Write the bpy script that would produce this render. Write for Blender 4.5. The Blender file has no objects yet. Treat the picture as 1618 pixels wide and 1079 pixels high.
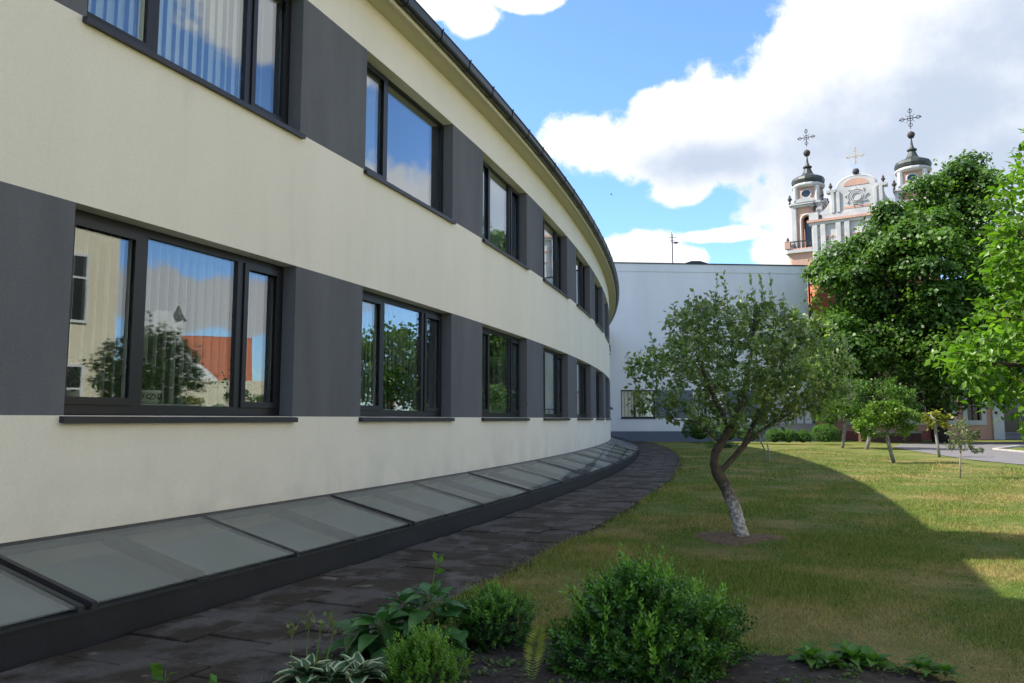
import bpy, math, random
import numpy as np
from mathutils import Vector, Matrix
from math import sin, cos, pi, radians, atan2, sqrt
random.seed(7); rng = np.random.default_rng(11)
S = bpy.context.scene
COL = S.collection
# ------------------------------------------------------------------ camera, sky, sun, exposure
CAMZ = 1.40; F = 1218.0; HOR = 661.9; PW, PH = 1618, 1079
PITCH = math.atan((HOR - PH/2)/F)
cd = bpy.data.cameras.new('camera'); cam = bpy.data.objects.new('camera', cd); COL.objects.link(cam)
cam.location = (0, 0, CAMZ); cam.rotation_euler = (pi/2 + PITCH, 0, 0)
cd.sensor_width = 36; cd.lens = 36*F/PW; cd.clip_end = 5000; cd.clip_start = .05
S.camera = cam
S.view_settings.view_transform = 'Standard'; S.view_settings.look = 'None'
S.view_settings.exposure = 1.22; S.view_settings.gamma = 1
S.view_settings.use_curve_mapping = False
S.render.engine = 'CYCLES'
S.cycles.max_bounces = 10; S.cycles.transparent_max_bounces = 24; S.cycles.glossy_bounces = 6; S.cycles.diffuse_bounces = 5

SUNV = Vector((-.905, .0855, 1.0)).normalized()
SUN_EL = math.asin(SUNV.z); SUN_AZ = atan2(SUNV.x, SUNV.y)
sl = bpy.data.lights.new('sun', 'SUN'); sl.energy = 4.0; sl.angle = radians(.53); sl.color = (1, .93, .80)
so = bpy.data.objects.new('sun', sl); COL.objects.link(so); so.location = (-40, 0, 60)
so.rotation_euler = (-SUNV).to_track_quat('-Z', 'Y').to_euler()

def ray(px, py):
    X = (px-PW/2)/F; Z = -(py-PH/2)/F; c, s = cos(PITCH), sin(PITCH)
    return Vector((X, c-Z*s, s+Z*c))
def at(px, py, Y):                       # the point seen at a pixel of the photograph, Y metres ahead
    r = ray(px, py); return Vector((0, 0, CAMZ)) + r*(Y/r.y)
def gnd(px, py, z=0.0):
    r = ray(px, py); return Vector((0, 0, CAMZ)) + r*((z-CAMZ)/r.z)

W = bpy.data.worlds.new('World'); S.world = W; W.use_nodes = True
def world():
    nt = W.node_tree; N = nt.nodes; L = nt.links; N.clear()
    out = N.new('ShaderNodeOutputWorld'); bg = N.new('ShaderNodeBackground'); bg.inputs[1].default_value = .115
    L.new(bg.outputs[0], out.inputs[0])
    sky = N.new('ShaderNodeTexSky'); sky.sky_type = 'NISHITA'; sky.sun_disc = False
    sky.sun_elevation = SUN_EL; sky.sun_rotation = SUN_AZ; sky.air_density = 1.0; sky.dust_density = .6; sky.ozone_density = 1.6
    tint = N.new('ShaderNodeMix'); tint.data_type = 'RGBA'; tint.blend_type = 'MULTIPLY'; tint.inputs[0].default_value = 1
    L.new(sky.outputs[0], tint.inputs[6]); tint.inputs[7].default_value = (.78, 1.0, 1.28, 1)
    tc = N.new('ShaderNodeTexCoord'); nm = N.new('ShaderNodeVectorMath'); nm.operation = 'NORMALIZE'
    L.new(tc.outputs['Generated'], nm.inputs[0])
    sep = N.new('ShaderNodeSeparateXYZ'); L.new(nm.outputs[0], sep.inputs[0])
    def M(op, a, b=None, c=None):
        n = N.new('ShaderNodeMath'); n.operation = op
        for i, v in enumerate((a, b, c)):
            if v is None: continue
            if isinstance(v, (int, float)): n.inputs[i].default_value = v
            else: L.new(v, n.inputs[i])
        return n.outputs[0]
    az = M('ARCTAN2', sep.outputs[0], sep.outputs[1]); el = M('ARCSINE', sep.outputs[2])
    cv = N.new('ShaderNodeCombineXYZ'); L.new(az, cv.inputs[0]); L.new(el, cv.inputs[1])
    def noise(scale, det, rough, off=(0, 0, 0), strch=(1, 1, 1)):
        mp = N.new('ShaderNodeMapping'); L.new(nm.outputs[0], mp.inputs[0]); mp.inputs[1].default_value = off; mp.inputs[3].default_value = strch
        n = N.new('ShaderNodeTexNoise'); n.inputs['Scale'].default_value = scale; n.inputs['Detail'].default_value = det
        n.inputs['Roughness'].default_value = rough; L.new(mp.outputs[0], n.inputs['Vector']); return n.outputs[0]
    def blob(px, py, rx, ry, rot=0):
        d = ray(px, py).normalized(); a, e = atan2(d.x, d.y), math.asin(d.z)
        if abs(px) < 3: a, e, rx, ry = px, py, rx*F, ry*F       # given directly as azimuth, elevation, radii in radians
        mp = N.new('ShaderNodeMapping'); mp.vector_type = 'TEXTURE'; L.new(cv.outputs[0], mp.inputs[0])
        mp.inputs[1].default_value = (a, e, 0); mp.inputs[2].default_value = (0, 0, radians(rot)); mp.inputs[3].default_value = (rx/F, ry/F, 1)
        ln = N.new('ShaderNodeVectorMath'); ln.operation = 'LENGTH'; L.new(mp.outputs[0], ln.inputs[0])
        return M('SUBTRACT', 1, ln.outputs['Value'])
    def many(bl):
        r = None
        for b in bl:
            o = blob(*b); r = o if r is None else M('SMOOTH_MAX', r, o, .25)
        return r
    clouds = many([(935, 232, 85, 62), (1060, 222, 125, 72, 8), (1180, 195, 140, 92, 20), (1330, 90, 150, 150, 30), (1480, 120, 230, 210),
                   (1640, 200, 210, 200), (1290, 290, 90, 80), (1080, 290, 60, 36), (1440, 330, 230, 90),
                   (1010, 400, 85, 36), (1140, 372, 75, 15), (1080, 408, 55, 25), (1226, 398, 50, 40), (700, 2, 80, 30), (742, 28, 52, 28), (835, -8, 70, 22),
                   (480, -120, 190, 120), (1.13, .14, .13, .035), (.84, .24, .16, .10), (1.0, .50, .2, .10), (.68, .36, .10, .10), (1.22, .30, .06, .05)])
    big = noise(2.3, 3, .5, (1.3, 2.4, .7), (1, 1, 2.2))
    G = M('MULTIPLY', M('SUBTRACT', big, .49), 5.0)
    # weight of the described clouds: ahead of the camera, generic clouds take over elsewhere
    wv = M('SUBTRACT', 2.1, M('MULTIPLY', M('ABSOLUTE', M('SUBTRACT', az, .45)), 1.9))
    we = M('SUBTRACT', 2.0, M('MULTIPLY', M('ABSOLUTE', M('SUBTRACT', el, .2)), 3.2))
    w = M('MINIMUM', M('MAXIMUM', M('MINIMUM', wv, we), 0), 1)
    D = M('ADD', M('MULTIPLY', clouds, w), M('MULTIPLY', G, M('SUBTRACT', 1, w)))
    f1 = noise(7.5, 10, .60); f2 = noise(26, 6, .6, (5, 2, 8))
    D = M('ADD', D, M('MULTIPLY', M('SUBTRACT', f1, .5), 2.0)); D = M('ADD', D, M('MULTIPLY', M('SUBTRACT', f2, .5), .45))
    mr = N.new('ShaderNodeMapRange'); mr.interpolation_type = 'SMOOTHSTEP'; L.new(D, mr.inputs[0])
    mr.inputs[1].default_value = -.03; mr.inputs[2].default_value = .24
    # soft grey-blue bellies
    sh = many([(1130, 255, 150, 45), (1400, 235, 260, 100), (1580, 270, 260, 150), (1620, 60, 170, 110), (1530, 170, 240, 90), (.84, .18, .2, .06)])
    f3 = noise(9, 7, .6, (0, 0, .05))
    sm = M('ADD', M('MULTIPLY', sh, w), M('MULTIPLY', M('SUBTRACT', M('SUBTRACT', f1, .5), 0), 1.6))
    sm = M('ADD', sm, M('MULTIPLY', M('SUBTRACT', f3, .5), 1.4))
    mr2 = N.new('ShaderNodeMapRange'); mr2.interpolation_type = 'SMOOTHSTEP'; L.new(sm, mr2.inputs[0])
    mr2.inputs[1].default_value = -.45; mr2.inputs[2].default_value = .95
    cc = N.new('ShaderNodeMix'); cc.data_type = 'RGBA'; L.new(mr2.outputs[0], cc.inputs[0])
    cc.inputs[6].default_value = (4.45, 4.5, 4.6, 1); cc.inputs[7].default_value = (2.35, 2.7, 3.3, 1)
    hz = N.new('ShaderNodeMapRange'); L.new(el, hz.inputs[0]); hz.inputs[1].default_value = -.02; hz.inputs[2].default_value = .03
    fac = M('MULTIPLY', mr.outputs[0], hz.outputs[0])
    mx = N.new('ShaderNodeMix'); mx.data_type = 'RGBA'; L.new(fac, mx.inputs[0]); L.new(tint.outputs[2], mx.inputs[6]); L.new(cc.outputs[2], mx.inputs[7])
    L.new(mx.outputs[2], bg.inputs[0])
world()
W.cycles.sampling_method = 'MANUAL'; W.cycles.sample_map_resolution = 512

# ------------------------------------------------------------------ materials
def newmat(name):
    m = bpy.data.materials.new(name); m.use_nodes = True; nt = m.node_tree
    return m, nt, nt.nodes['Principled BSDF'], nt.nodes['Material Output']
def setin(n, k, v):
    if k in n.inputs: n.inputs[k].default_value = v
def rgb(c): return (c[0], c[1], c[2], 1)
def mat(name, c1, c2=None, scale=6, rough=.7, metal=0, bump=0, bscale=60, det=6, spec=.4, lo=.35, hi=.65, fine=0, streak=False, obj_rand=0):
    """Principled with noise between two colours, fine value grain, and noise bump; world position based."""
    m, nt, p, o = newmat(name); N, L = nt.nodes, nt.links
    setin(p, 'Roughness', rough); setin(p, 'Metallic', metal); setin(p, 'Specular IOR Level', spec)
    geo = N.new('ShaderNodeNewGeometry')
    pos = geo.outputs['Position']
    if streak:
        mp = N.new('ShaderNodeMapping'); L.new(pos, mp.inputs[0]); mp.inputs[3].default_value = (1, 1, .22); spos = mp.outputs[0]
    else: spos = pos
    col = None
    if c2 is not None:
        n = N.new('ShaderNodeTexNoise'); L.new(spos, n.inputs['Vector']); n.inputs['Scale'].default_value = scale; n.inputs['Detail'].default_value = det; n.inputs['Roughness'].default_value = .6
        mr = N.new('ShaderNodeMapRange'); L.new(n.outputs[0], mr.inputs[0]); mr.inputs[1].default_value = lo; mr.inputs[2].default_value = hi
        mx = N.new('ShaderNodeMix'); mx.data_type = 'RGBA'; L.new(mr.outputs[0], mx.inputs[0]); mx.inputs[6].default_value = rgb(c1); mx.inputs[7].default_value = rgb(c2)
        col = mx.outputs[2]
    else:
        r = N.new('ShaderNodeRGB'); r.outputs[0].default_value = rgb(c1); col = r.outputs[0]
    def val(fac_socket, amt, c):
        mr = N.new('ShaderNodeMapRange'); L.new(fac_socket, mr.inputs[0]); mr.inputs[1].default_value = .2 if fac_socket.name != 'Random' else 0
        mr.inputs[2].default_value = .8 if fac_socket.name != 'Random' else 1
        mr.inputs[3].default_value = 1-amt; mr.inputs[4].default_value = 1+amt
        v = N.new('ShaderNodeVectorMath'); v.operation = 'SCALE'; L.new(c, v.inputs[0]); L.new(mr.outputs[0], v.inputs['Scale']); return v.outputs[0]
    if fine:
        n = N.new('ShaderNodeTexNoise'); L.new(pos, n.inputs['Vector']); n.inputs['Scale'].default_value = bscale*.6; n.inputs['Detail'].default_value = 4
        col = val(n.outputs[0], fine, col)
    if obj_rand:
        oi = N.new('ShaderNodeObjectInfo'); col = val(oi.outputs['Random'], obj_rand, col)
    L.new(col, p.inputs['Base Color'])
    if bump:
        n = N.new('ShaderNodeTexNoise'); L.new(pos, n.inputs['Vector']); n.inputs['Scale'].default_value = bscale; n.inputs['Detail'].default_value = 5; n.inputs['Roughness'].default_value = .65
        b = N.new('ShaderNodeBump'); b.inputs['Strength'].default_value = bump; b.inputs['Distance'].default_value = .01; L.new(n.outputs[0], b.inputs['Height']); L.new(b.outputs[0], p.inputs['Normal'])
    return m
def leafmat(name, c1, c2, c3=None, trans=.35, rough=.45, spec=.35, pscale=1.2):
    """Leaf: colour by a per-leaf 'tint' attribute and a broad noise, part translucent."""
    m, nt, p, o = newmat(name); N, L = nt.nodes, nt.links
    a = N.new('ShaderNodeAttribute'); a.attribute_name = 'tint'
    cr = N.new('ShaderNodeValToRGB'); L.new(a.outputs['Fac'], cr.inputs[0])
    cr.color_ramp.elements[0].color = rgb(c1); cr.color_ramp.elements[1].color = rgb(c3 or c2); cr.color_ramp.elements[1].position = 1
    e = cr.color_ramp.elements.new(.6 if c3 else .99); e.color = rgb(c2)
    geo = N.new('ShaderNodeNewGeometry'); n = N.new('ShaderNodeTexNoise'); L.new(geo.outputs['Position'], n.inputs['Vector']); n.inputs['Scale'].default_value = pscale; n.inputs['Detail'].default_value = 3
    mr = N.new('ShaderNodeMapRange'); L.new(n.outputs[0], mr.inputs[0]); mr.inputs[1].default_value = .3; mr.inputs[2].default_value = .7; mr.inputs[3].default_value = .72; mr.inputs[4].default_value = 1.25
    v = N.new('ShaderNodeVectorMath'); v.operation = 'SCALE'; L.new(cr.outputs[0], v.inputs[0]); L.new(mr.outputs[0], v.inputs['Scale'])
    L.new(v.outputs[0], p.inputs['Base Color']); setin(p, 'Roughness', rough); setin(p, 'Specular IOR Level', spec)
    t = N.new('ShaderNodeBsdfTranslucent'); v2 = N.new('ShaderNodeVectorMath'); v2.operation = 'MULTIPLY'; L.new(v.outputs[0], v2.inputs[0]); v2.inputs[1].default_value = (1.5, 1.7, .7)
    L.new(v2.outputs[0], t.inputs[0])
    ms = N.new('ShaderNodeMixShader'); ms.inputs[0].default_value = trans; L.new(p.outputs[0], ms.inputs[1]); L.new(t.outputs[0], ms.inputs[2]); L.new(ms.outputs[0], o.inputs[0])
    return m
def glassmat(name, ior=1.75, tint=(.75, .8, .78), boost=1.0, add=0.0, wav=.0):
    m, nt, p, o = newmat(name); N, L = nt.nodes, nt.links; N.remove(p)
    fr = N.new('ShaderNodeLayerWeight'); fr.inputs[0].default_value = .5
    pw = N.new('ShaderNodeMath'); pw.operation = 'POWER'; L.new(fr.outputs['Facing'], pw.inputs[0]); pw.inputs[1].default_value = 3.2
    mu = N.new('ShaderNodeMath'); mu.operation = 'MULTIPLY_ADD'; mu.use_clamp = True; L.new(pw.outputs[0], mu.inputs[0]); mu.inputs[1].default_value = boost; mu.inputs[2].default_value = add
    g = N.new('ShaderNodeBsdfGlossy'); g.inputs['Roughness'].default_value = .004; g.inputs[0].default_value = (.93, .96, 1, 1)
    t = N.new('ShaderNodeBsdfTransparent'); t.inputs[0].default_value = rgb(tint)
    if wav:
        geo = N.new('ShaderNodeNewGeometry'); n = N.new('ShaderNodeTexNoise'); L.new(geo.outputs['Position'], n.inputs['Vector']); n.inputs['Scale'].default_value = 1.3; n.inputs['Detail'].default_value = 1
        b = N.new('ShaderNodeBump'); b.inputs['Strength'].default_value = wav; b.inputs['Distance'].default_value = .02; L.new(n.outputs[0], b.inputs['Height']); L.new(b.outputs[0], g.inputs['Normal'])
    ms = N.new('ShaderNodeMixShader'); L.new(mu.outputs[0], ms.inputs[0]); L.new(t.outputs[0], ms.inputs[1]); L.new(g.outputs[0], ms.inputs[2]); L.new(ms.outputs[0], o.inputs[0])
    return m

M = {}
M['cream'] = mat('cream_stucco', (.80, .75, .635), (.755, .708, .598), scale=1.1, rough=.92, bump=.55, bscale=95, spec=.15, fine=.05, streak=True)
M['soffit'] = mat('soffit_paint', (.60, .56, .37), rough=.9, spec=.15)
M['grey'] = mat('grey_stucco', (.115, .119, .130), (.145, .149, .160), scale=1.6, rough=.92, bump=.6, bscale=95, spec=.15, fine=.10, streak=True)
M['frame'] = mat('window_frame_anthracite', (.0085, .0095, .013), rough=.38, spec=.4)
M['sill'] = mat('sill_metal', (.014, .015, .021), (.02, .02, .028), scale=8, rough=.42, spec=.45)
M['gutter'] = mat('gutter_metal', (.022, .024, .030), (.032, .032, .036), scale=5, rough=.33, metal=.3)
M['roof'] = mat('roof_metal', (.03, .03, .034), rough=.5)
M['curb'] = mat('curb_metal', (.010, .0115, .0155), (.017, .019, .024), scale=4, rough=.5, bump=.1, bscale=40, fine=.08)
M['bar'] = mat('skylight_bar', (.018, .019, .022), (.035, .034, .034), scale=9, rough=.45)
M['glass'] = glassmat('window_glass', 1.6, (.86, .90, .88), .85, .13, .05)
M['interior'] = mat('interior_paint', (.42, .42, .38), rough=.9)
M['intfloor'] = mat('interior_floor', (.12, .1, .08), rough=.6)
M['well'] = mat('light_well_render', (.62, .64, .62), (.5, .53, .5), scale=1.5, rough=.9)
M['white'] = mat('white_facade', (.76, .755, .75), (.68, .68, .68), scale=.5, rough=.9, bump=.3, bscale=60, fine=.03, streak=True)
M['plinth'] = mat('blue_grey_plinth', (.12, .14, .18), (.14, .155, .20), scale=1.2, rough=.9, bump=.3)
M['capmetal'] = mat('cap_metal', (.03, .035, .045), rough=.5)
M['pink'] = mat('pink_render', (.62, .36, .27), (.56, .32, .24), scale=.6, rough=.92, fine=.05, streak=True)
M['darkpink'] = mat('dark_pink_plinth', (.36, .12, .10), (.30, .10, .085), scale=.8, rough=.9)
M['trimwhite'] = mat('white_trim', (.66, .66, .66), (.55, .56, .57), scale=1.3, rough=.9)
M['darkpane'] = mat('dark_window_pane', (.02, .022, .025), rough=.12, spec=.6)
M['greyhouse'] = mat('grey_render', (.24, .23, .25), (.19, .185, .2), scale=.6, rough=.9)
M['churchwhite'] = mat('church_white_render', (.56, .54, .54), (.36, .37, .38), scale=.55, rough=.92, fine=.1, lo=.3, hi=.7)
M['churchpink'] = mat('church_pink_render', (.56, .34, .27), (.42, .26, .21), scale=.5, rough=.92, fine=.1)
M['dome'] = mat('dome_metal', (.035, .045, .042), (.055, .06, .055), scale=1.2, rough=.45, metal=.2)
M['urn'] = mat('urn_stone', (.06, .05, .05), (.035, .03, .03), scale=3, rough=.8)
M['iron'] = mat('wrought_iron', (.03, .03, .035), rough=.5, metal=.4)
M['gilt'] = mat('pale_gilded_iron', (.45, .38, .26), rough=.5)
M['asphalt'] = mat('asphalt', (.13, .12, .122), (.165, .155, .155), scale=2, rough=.9, bump=.3, bscale=80, fine=.12)
M['stone'] = mat('kerb_stone', (.45, .43, .38), (.33, .32, .29), scale=5, rough=.9)
M['brown'] = mat('brown_boards', (.12, .055, .04), (.09, .04, .03), scale=3, rough=.8)
M['soil'] = mat('soil', (.022, .017, .014), (.045, .036, .028), scale=14, rough=.95, bump=1, bscale=45, fine=.35)
M['dirt'] = mat('joint_dirt', (.016, .014, .012), (.035, .03, .022), scale=9, rough=.95, bump=1, bscale=60, fine=.3)
M['redtile'] = mat('red_roof_tile', (.42, .13, .06), (.30, .09, .045), scale=3, rough=.85, fine=.2)
M['cityhouse'] = mat('pale_yellow_render', (.68, .63, .48), (.62, .57, .43), scale=.7, rough=.9)
M['blind'] = mat('blind_fabric', (.80, .80, .74), rough=.85)
M['pot'] = mat('white_pot_glaze', (.62, .60, .52), rough=.35, spec=.5)
M['potline'] = mat('dark_pot_glaze', (.03, .035, .05), rough=.4)
M['terracotta'] = mat('terracotta', (.35, .13, .06), rough=.8)
M['bird'] = mat('bird_plumage', (.03, .03, .035), rough=.8)
M['bark'] = mat('apple_bark', (.11, .085, .06), (.05, .04, .03), scale=18, rough=.95, bump=1, bscale=50, fine=.3)
M['barkbig'] = mat('old_bark', (.055, .042, .034), (.028, .022, .018), scale=6, rough=.95, bump=1, bscale=16, fine=.3)
M['barkthin'] = mat('grey_young_bark', (.36, .33, .29), (.16, .14, .11), scale=14, rough=.9, bump=.6, bscale=60)
M['stick'] = mat('stake_wood', (.35, .33, .28), (.25, .22, .18), scale=10, rough=.9)
M['mulch'] = mat('dry_mulch', (.17, .11, .065), (.07, .05, .032), scale=16, rough=.95, bump=1, bscale=60, fine=.35)

def wall_dirt(m):
    nt = m.node_tree; N, L = nt.nodes, nt.links; p = N['Principled BSDF']; src = p.inputs['Base Color'].links[0].from_socket
    geo = N.new('ShaderNodeNewGeometry'); sp = N.new('ShaderNodeSeparateXYZ'); L.new(geo.outputs['Position'], sp.inputs[0])
    def mrn(v, a, b, c, d):
        r = N.new('ShaderNodeMapRange'); L.new(v, r.inputs[0])
        for i, x in enumerate((a, b, c, d)): r.inputs[i+1].default_value = x
        return r.outputs[0]
    mp = N.new('ShaderNodeMapping'); L.new(geo.outputs['Position'], mp.inputs[0]); mp.inputs[3].default_value = (1, 1, .10)
    n = N.new('ShaderNodeTexNoise'); L.new(mp.outputs[0], n.inputs['Vector']); n.inputs['Scale'].default_value = 5; n.inputs['Detail'].default_value = 6
    n2 = N.new('ShaderNodeTexNoise'); L.new(geo.outputs['Position'], n2.inputs['Vector']); n2.inputs['Scale'].default_value = 2.5; n2.inputs['Detail'].default_value = 7
    def mth(op, a, b):
        q = N.new('ShaderNodeMath'); q.operation = op; q.use_clamp = True
        for i, v in enumerate((a, b)):
            if isinstance(v, float): q.inputs[i].default_value = v
            else: L.new(v, q.inputs[i])
        return q.outputs[0]
    foot = mth('MULTIPLY', mrn(sp.outputs[2], .5, 1.15, 1, 0), mrn(n2.outputs[0], .40, .66, .05, .38))
    run = mth('MULTIPLY', mrn(n.outputs[0], .56, .76, 0, .17), mrn(n2.outputs[0], .42, .6, .2, 1))
    f = mth('ADD', foot, run)
    mx = N.new('ShaderNodeMix'); mx.data_type = 'RGBA'; L.new(f, mx.inputs[0]); L.new(src, mx.inputs[6]); mx.inputs[7].default_value = (.44, .43, .36, 1); L.new(mx.outputs[2], p.inputs['Base Color'])
wall_dirt(M['cream'])
def whitewash_bark():
    m = mat('lime_washed_bark', (.50, .48, .46), (.20, .18, .16), scale=26, rough=.95, bump=1, bscale=70, fine=.35, lo=.42, hi=.6)
    # the wash thins out raggedly towards its upper edge
    nt = m.node_tree; N, L = nt.nodes, nt.links; p = N['Principled BSDF']; src = p.inputs['Base Color'].links[0].from_socket
    geo = N.new('ShaderNodeNewGeometry'); sp = N.new('ShaderNodeSeparateXYZ'); L.new(geo.outputs['Position'], sp.inputs[0])
    n = N.new('ShaderNodeTexNoise'); L.new(geo.outputs['Position'], n.inputs['Vector']); n.inputs['Scale'].default_value = 14; n.inputs['Detail'].default_value = 6
    a = N.new('ShaderNodeMath'); a.operation = 'MULTIPLY_ADD'; L.new(n.outputs[0], a.inputs[0]); a.inputs[1].default_value = .9; L.new(sp.outputs[2], a.inputs[2])
    r = N.new('ShaderNodeMapRange'); L.new(a.outputs[0], r.inputs[0]); r.inputs[1].default_value = .78; r.inputs[2].default_value = 1.12
    mx = N.new('ShaderNodeMix'); mx.data_type = 'RGBA'; L.new(r.outputs[0], mx.inputs[0]); L.new(src, mx.inputs[6]); mx.inputs[7].default_value = (.075, .058, .042, 1); L.new(mx.outputs[2], p.inputs['Base Color'])
    return m
M['whitebark'] = whitewash_bark()
# paving slabs: grey concrete, blackened and mossy in patches
def slabmat():
    m, nt, p, o = newmat('weathered_paving'); N, L = nt.nodes, nt.links
    geo = N.new('ShaderNodeNewGeometry'); oi = N.new('ShaderNodeObjectInfo')
    def nz(sc, det, off=0):
        mp = N.new('ShaderNodeMapping'); L.new(geo.outputs['Position'], mp.inputs[0]); mp.inputs[1].default_value = (off, off*.7, 0)
        n = N.new('ShaderNodeTexNoise'); L.new(mp.outputs[0], n.inputs['Vector']); n.inputs['Scale'].default_value = sc; n.inputs['Detail'].default_value = det; n.inputs['Roughness'].default_value = .65; return n.outputs[0]
    def mr(s, a, b, c=0, d=1):
        r = N.new('ShaderNodeMapRange'); L.new(s, r.inputs[0])
        for i, v in enumerate((a, b, c, d)): r.inputs[i+1].default_value = v
        return r.outputs[0]
    def mix(f, a, b):
        x = N.new('ShaderNodeMix'); x.data_type = 'RGBA'; L.new(f, x.inputs[0])
        for i, v in ((6, a), (7, b)):
            if isinstance(v, tuple): x.inputs[i].default_value = rgb(v)
            else: L.new(v, x.inputs[i])
        return x.outputs[2]
    base = mix(oi.outputs['Random'], (.060, .055, .050), (.098, .090, .083))
    moss = mix(nz(30, 4), (.018, .014, .010), (.045, .035, .024))
    a = N.new('ShaderNodeMath'); a.operation = 'ADD'; L.new(nz(1.7, 7), a.inputs[0]); L.new(mr(oi.outputs['Random'], 0, 1, -.07, .07), a.inputs[1])
    c = mix(mr(a.outputs[0], .43, .53), base, moss)
    c = mix(mr(nz(3.3, 8, 9), .62, .70), c, (.17, .15, .13))
    g = N.new('ShaderNodeVectorMath'); g.operation = 'SCALE'; L.new(c, g.inputs[0]); L.new(mr(nz(90, 3), .25, .75, .7, 1.3), g.inputs['Scale'])
    L.new(g.outputs[0], p.inputs['Base Color']); setin(p, 'Roughness', .85); setin(p, 'Specular IOR Level', .3)
    b = N.new('ShaderNodeBump'); b.inputs['Strength'].default_value = .8; b.inputs['Distance'].default_value = .012; L.new(nz(38, 6), b.inputs['Height']); L.new(b.outputs[0], p.inputs['Normal'])
    return m
M['slab'] = slabmat()
# lawn colour shared by the sheet and the blades (dry straw patches in green)
def lawnmat(name, blades=False):
    m, nt, p, o = newmat(name); N, L = nt.nodes, nt.links
    geo = N.new('ShaderNodeNewGeometry')
    def nz(sc, det, off=0, st=(1, 1, 1)):
        mp = N.new('ShaderNodeMapping'); L.new(geo.outputs['Position'], mp.inputs[0]); mp.inputs[1].default_value = (off, off*.7, 0); mp.inputs[3].default_value = (st[0], st[1], 0)
        n = N.new('ShaderNodeTexNoise'); L.new(mp.outputs[0], n.inputs['Vector']); n.inputs['Scale'].default_value = sc; n.inputs['Detail'].default_value = det; n.inputs['Roughness'].default_value = .62; return n.outputs[0]
    def mr(s, a, b, c=0, d=1):
        r = N.new('ShaderNodeMapRange'); L.new(s, r.inputs[0])
        for i, v in enumerate((a, b, c, d)): r.inputs[i+1].default_value = v
        return r.outputs[0]
    def mix(f, a, b):
        x = N.new('ShaderNodeMix'); x.data_type = 'RGBA'; L.new(f, x.inputs[0])
        for i, v in ((6, a), (7, b)):
            if isinstance(v, tuple): x.inputs[i].default_value = rgb(v)
            else: L.new(v, x.inputs[i])
        return x.outputs[2]
    dry = mr(nz(.6, 8, 3.3), .48, .64)
    dry2 = mr(nz(2.6, 6, 1), .50, .68)
    ad = N.new('ShaderNodeMath'); ad.operation = 'MULTIPLY_ADD'; ad.use_clamp = True; L.new(dry2, ad.inputs[0]); ad.inputs[1].default_value = .40; L.new(dry, ad.inputs[2])
    # the far sunny end is drier
    sep = N.new('ShaderNodeSeparateXYZ'); L.new(geo.outputs['Position'], sep.inputs[0])
    ad2 = N.new('ShaderNodeMath'); ad2.operation = 'ADD'; ad2.use_clamp = True; L.new(ad.outputs[0], ad2.inputs[0]); L.new(mr(sep.outputs[0], 5, 12, 0, .16), ad2.inputs[1])
    g = mix(nz(5, 4, 4), (.105, .180, .022), (.165, .240, .038))
    d = mix(nz(6, 4, 7), (.27, .22, .075), (.40, .35, .13))
    c = mix(ad2.outputs[0], g, d)
    if blades:
        a = N.new('ShaderNodeAttribute'); a.attribute_name = 'tint'
        f = N.new('ShaderNodeVectorMath'); f.operation = 'SCALE'; L.new(c, f.inputs[0]); L.new(mr(a.outputs['Fac'], 0, 1, .35, 1.9), f.inputs['Scale']); c = mix(mr(a.outputs['Fac'], .78, .82, 0, .8), f.outputs[0], (.36, .31, .15))
        t = N.new('ShaderNodeBsdfTranslucent'); L.new(c, t.inputs[0]); ms = N.new('ShaderNodeMixShader'); ms.inputs[0].default_value = .3
        L.new(p.outputs[0], ms.inputs[1]); L.new(t.outputs[0], ms.inputs[2]); L.new(ms.outputs[0], o.inputs[0])
    else:
        f = N.new('ShaderNodeVectorMath'); f.operation = 'SCALE'; L.new(c, f.inputs[0]); L.new(mr(nz(55, 5), .3, .7, .25, .95), f.inputs['Scale']); c = f.outputs[0]
        b = N.new('ShaderNodeBump'); b.inputs['Strength'].default_value = 1; b.inputs['Distance'].default_value = .03; L.new(nz(45, 6), b.inputs['Height']); L.new(b.outputs[0], p.inputs['Normal'])
    L.new(c, p.inputs['Base Color']); setin(p, 'Roughness', .8); setin(p, 'Specular IOR Level', .15)
    return m
M['lawn'] = lawnmat('lawn_turf'); M['blades'] = lawnmat('grass_blades', True)
M['appleleaf'] = leafmat('apple_leaf', (.095, .155, .055), (.175, .235, .09), (.34, .40, .20), .40, .36, .7)
M['bigleaf'] = leafmat('maple_leaf', (.035, .085, .012), (.070, .145, .018), (.12, .21, .03), .38, .45, .4, .35)
M['nearleaf'] = leafmat('sunny_leaf', (.07, .16, .012), (.11, .22, .02), (.17, .29, .04), .45, .4, .4, 3)
M['youngleaf'] = leafmat('young_leaf', (.08, .155, .018), (.12, .20, .028), (.17, .25, .05), .4, .45, .3, 1)
M['paleleaf'] = leafmat('pale_grey_leaf', (.09, .12, .05), (.13, .16, .07), (.18, .20, .10), .35, .5, .3, 2)
M['yellowleaf'] = leafmat('yellow_green_leaf', (.16, .18, .02), (.22, .22, .03), (.28, .26, .05), .4, .5, .3, 2)
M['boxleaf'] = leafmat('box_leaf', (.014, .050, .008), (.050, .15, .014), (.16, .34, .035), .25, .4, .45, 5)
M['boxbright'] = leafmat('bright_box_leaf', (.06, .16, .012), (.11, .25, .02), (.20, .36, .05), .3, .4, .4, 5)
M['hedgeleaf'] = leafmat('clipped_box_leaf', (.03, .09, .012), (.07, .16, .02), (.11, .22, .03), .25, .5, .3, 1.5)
M['broadleaf'] = leafmat('broad_leaf', (.03, .11, .028), (.05, .15, .038), (.09, .20, .05), .2, .42, .45, 6)
M['herb'] = leafmat('herb_leaf', (.05, .13, .015), (.07, .17, .02), (.10, .20, .03), .35, .45, .35, 6)
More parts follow.
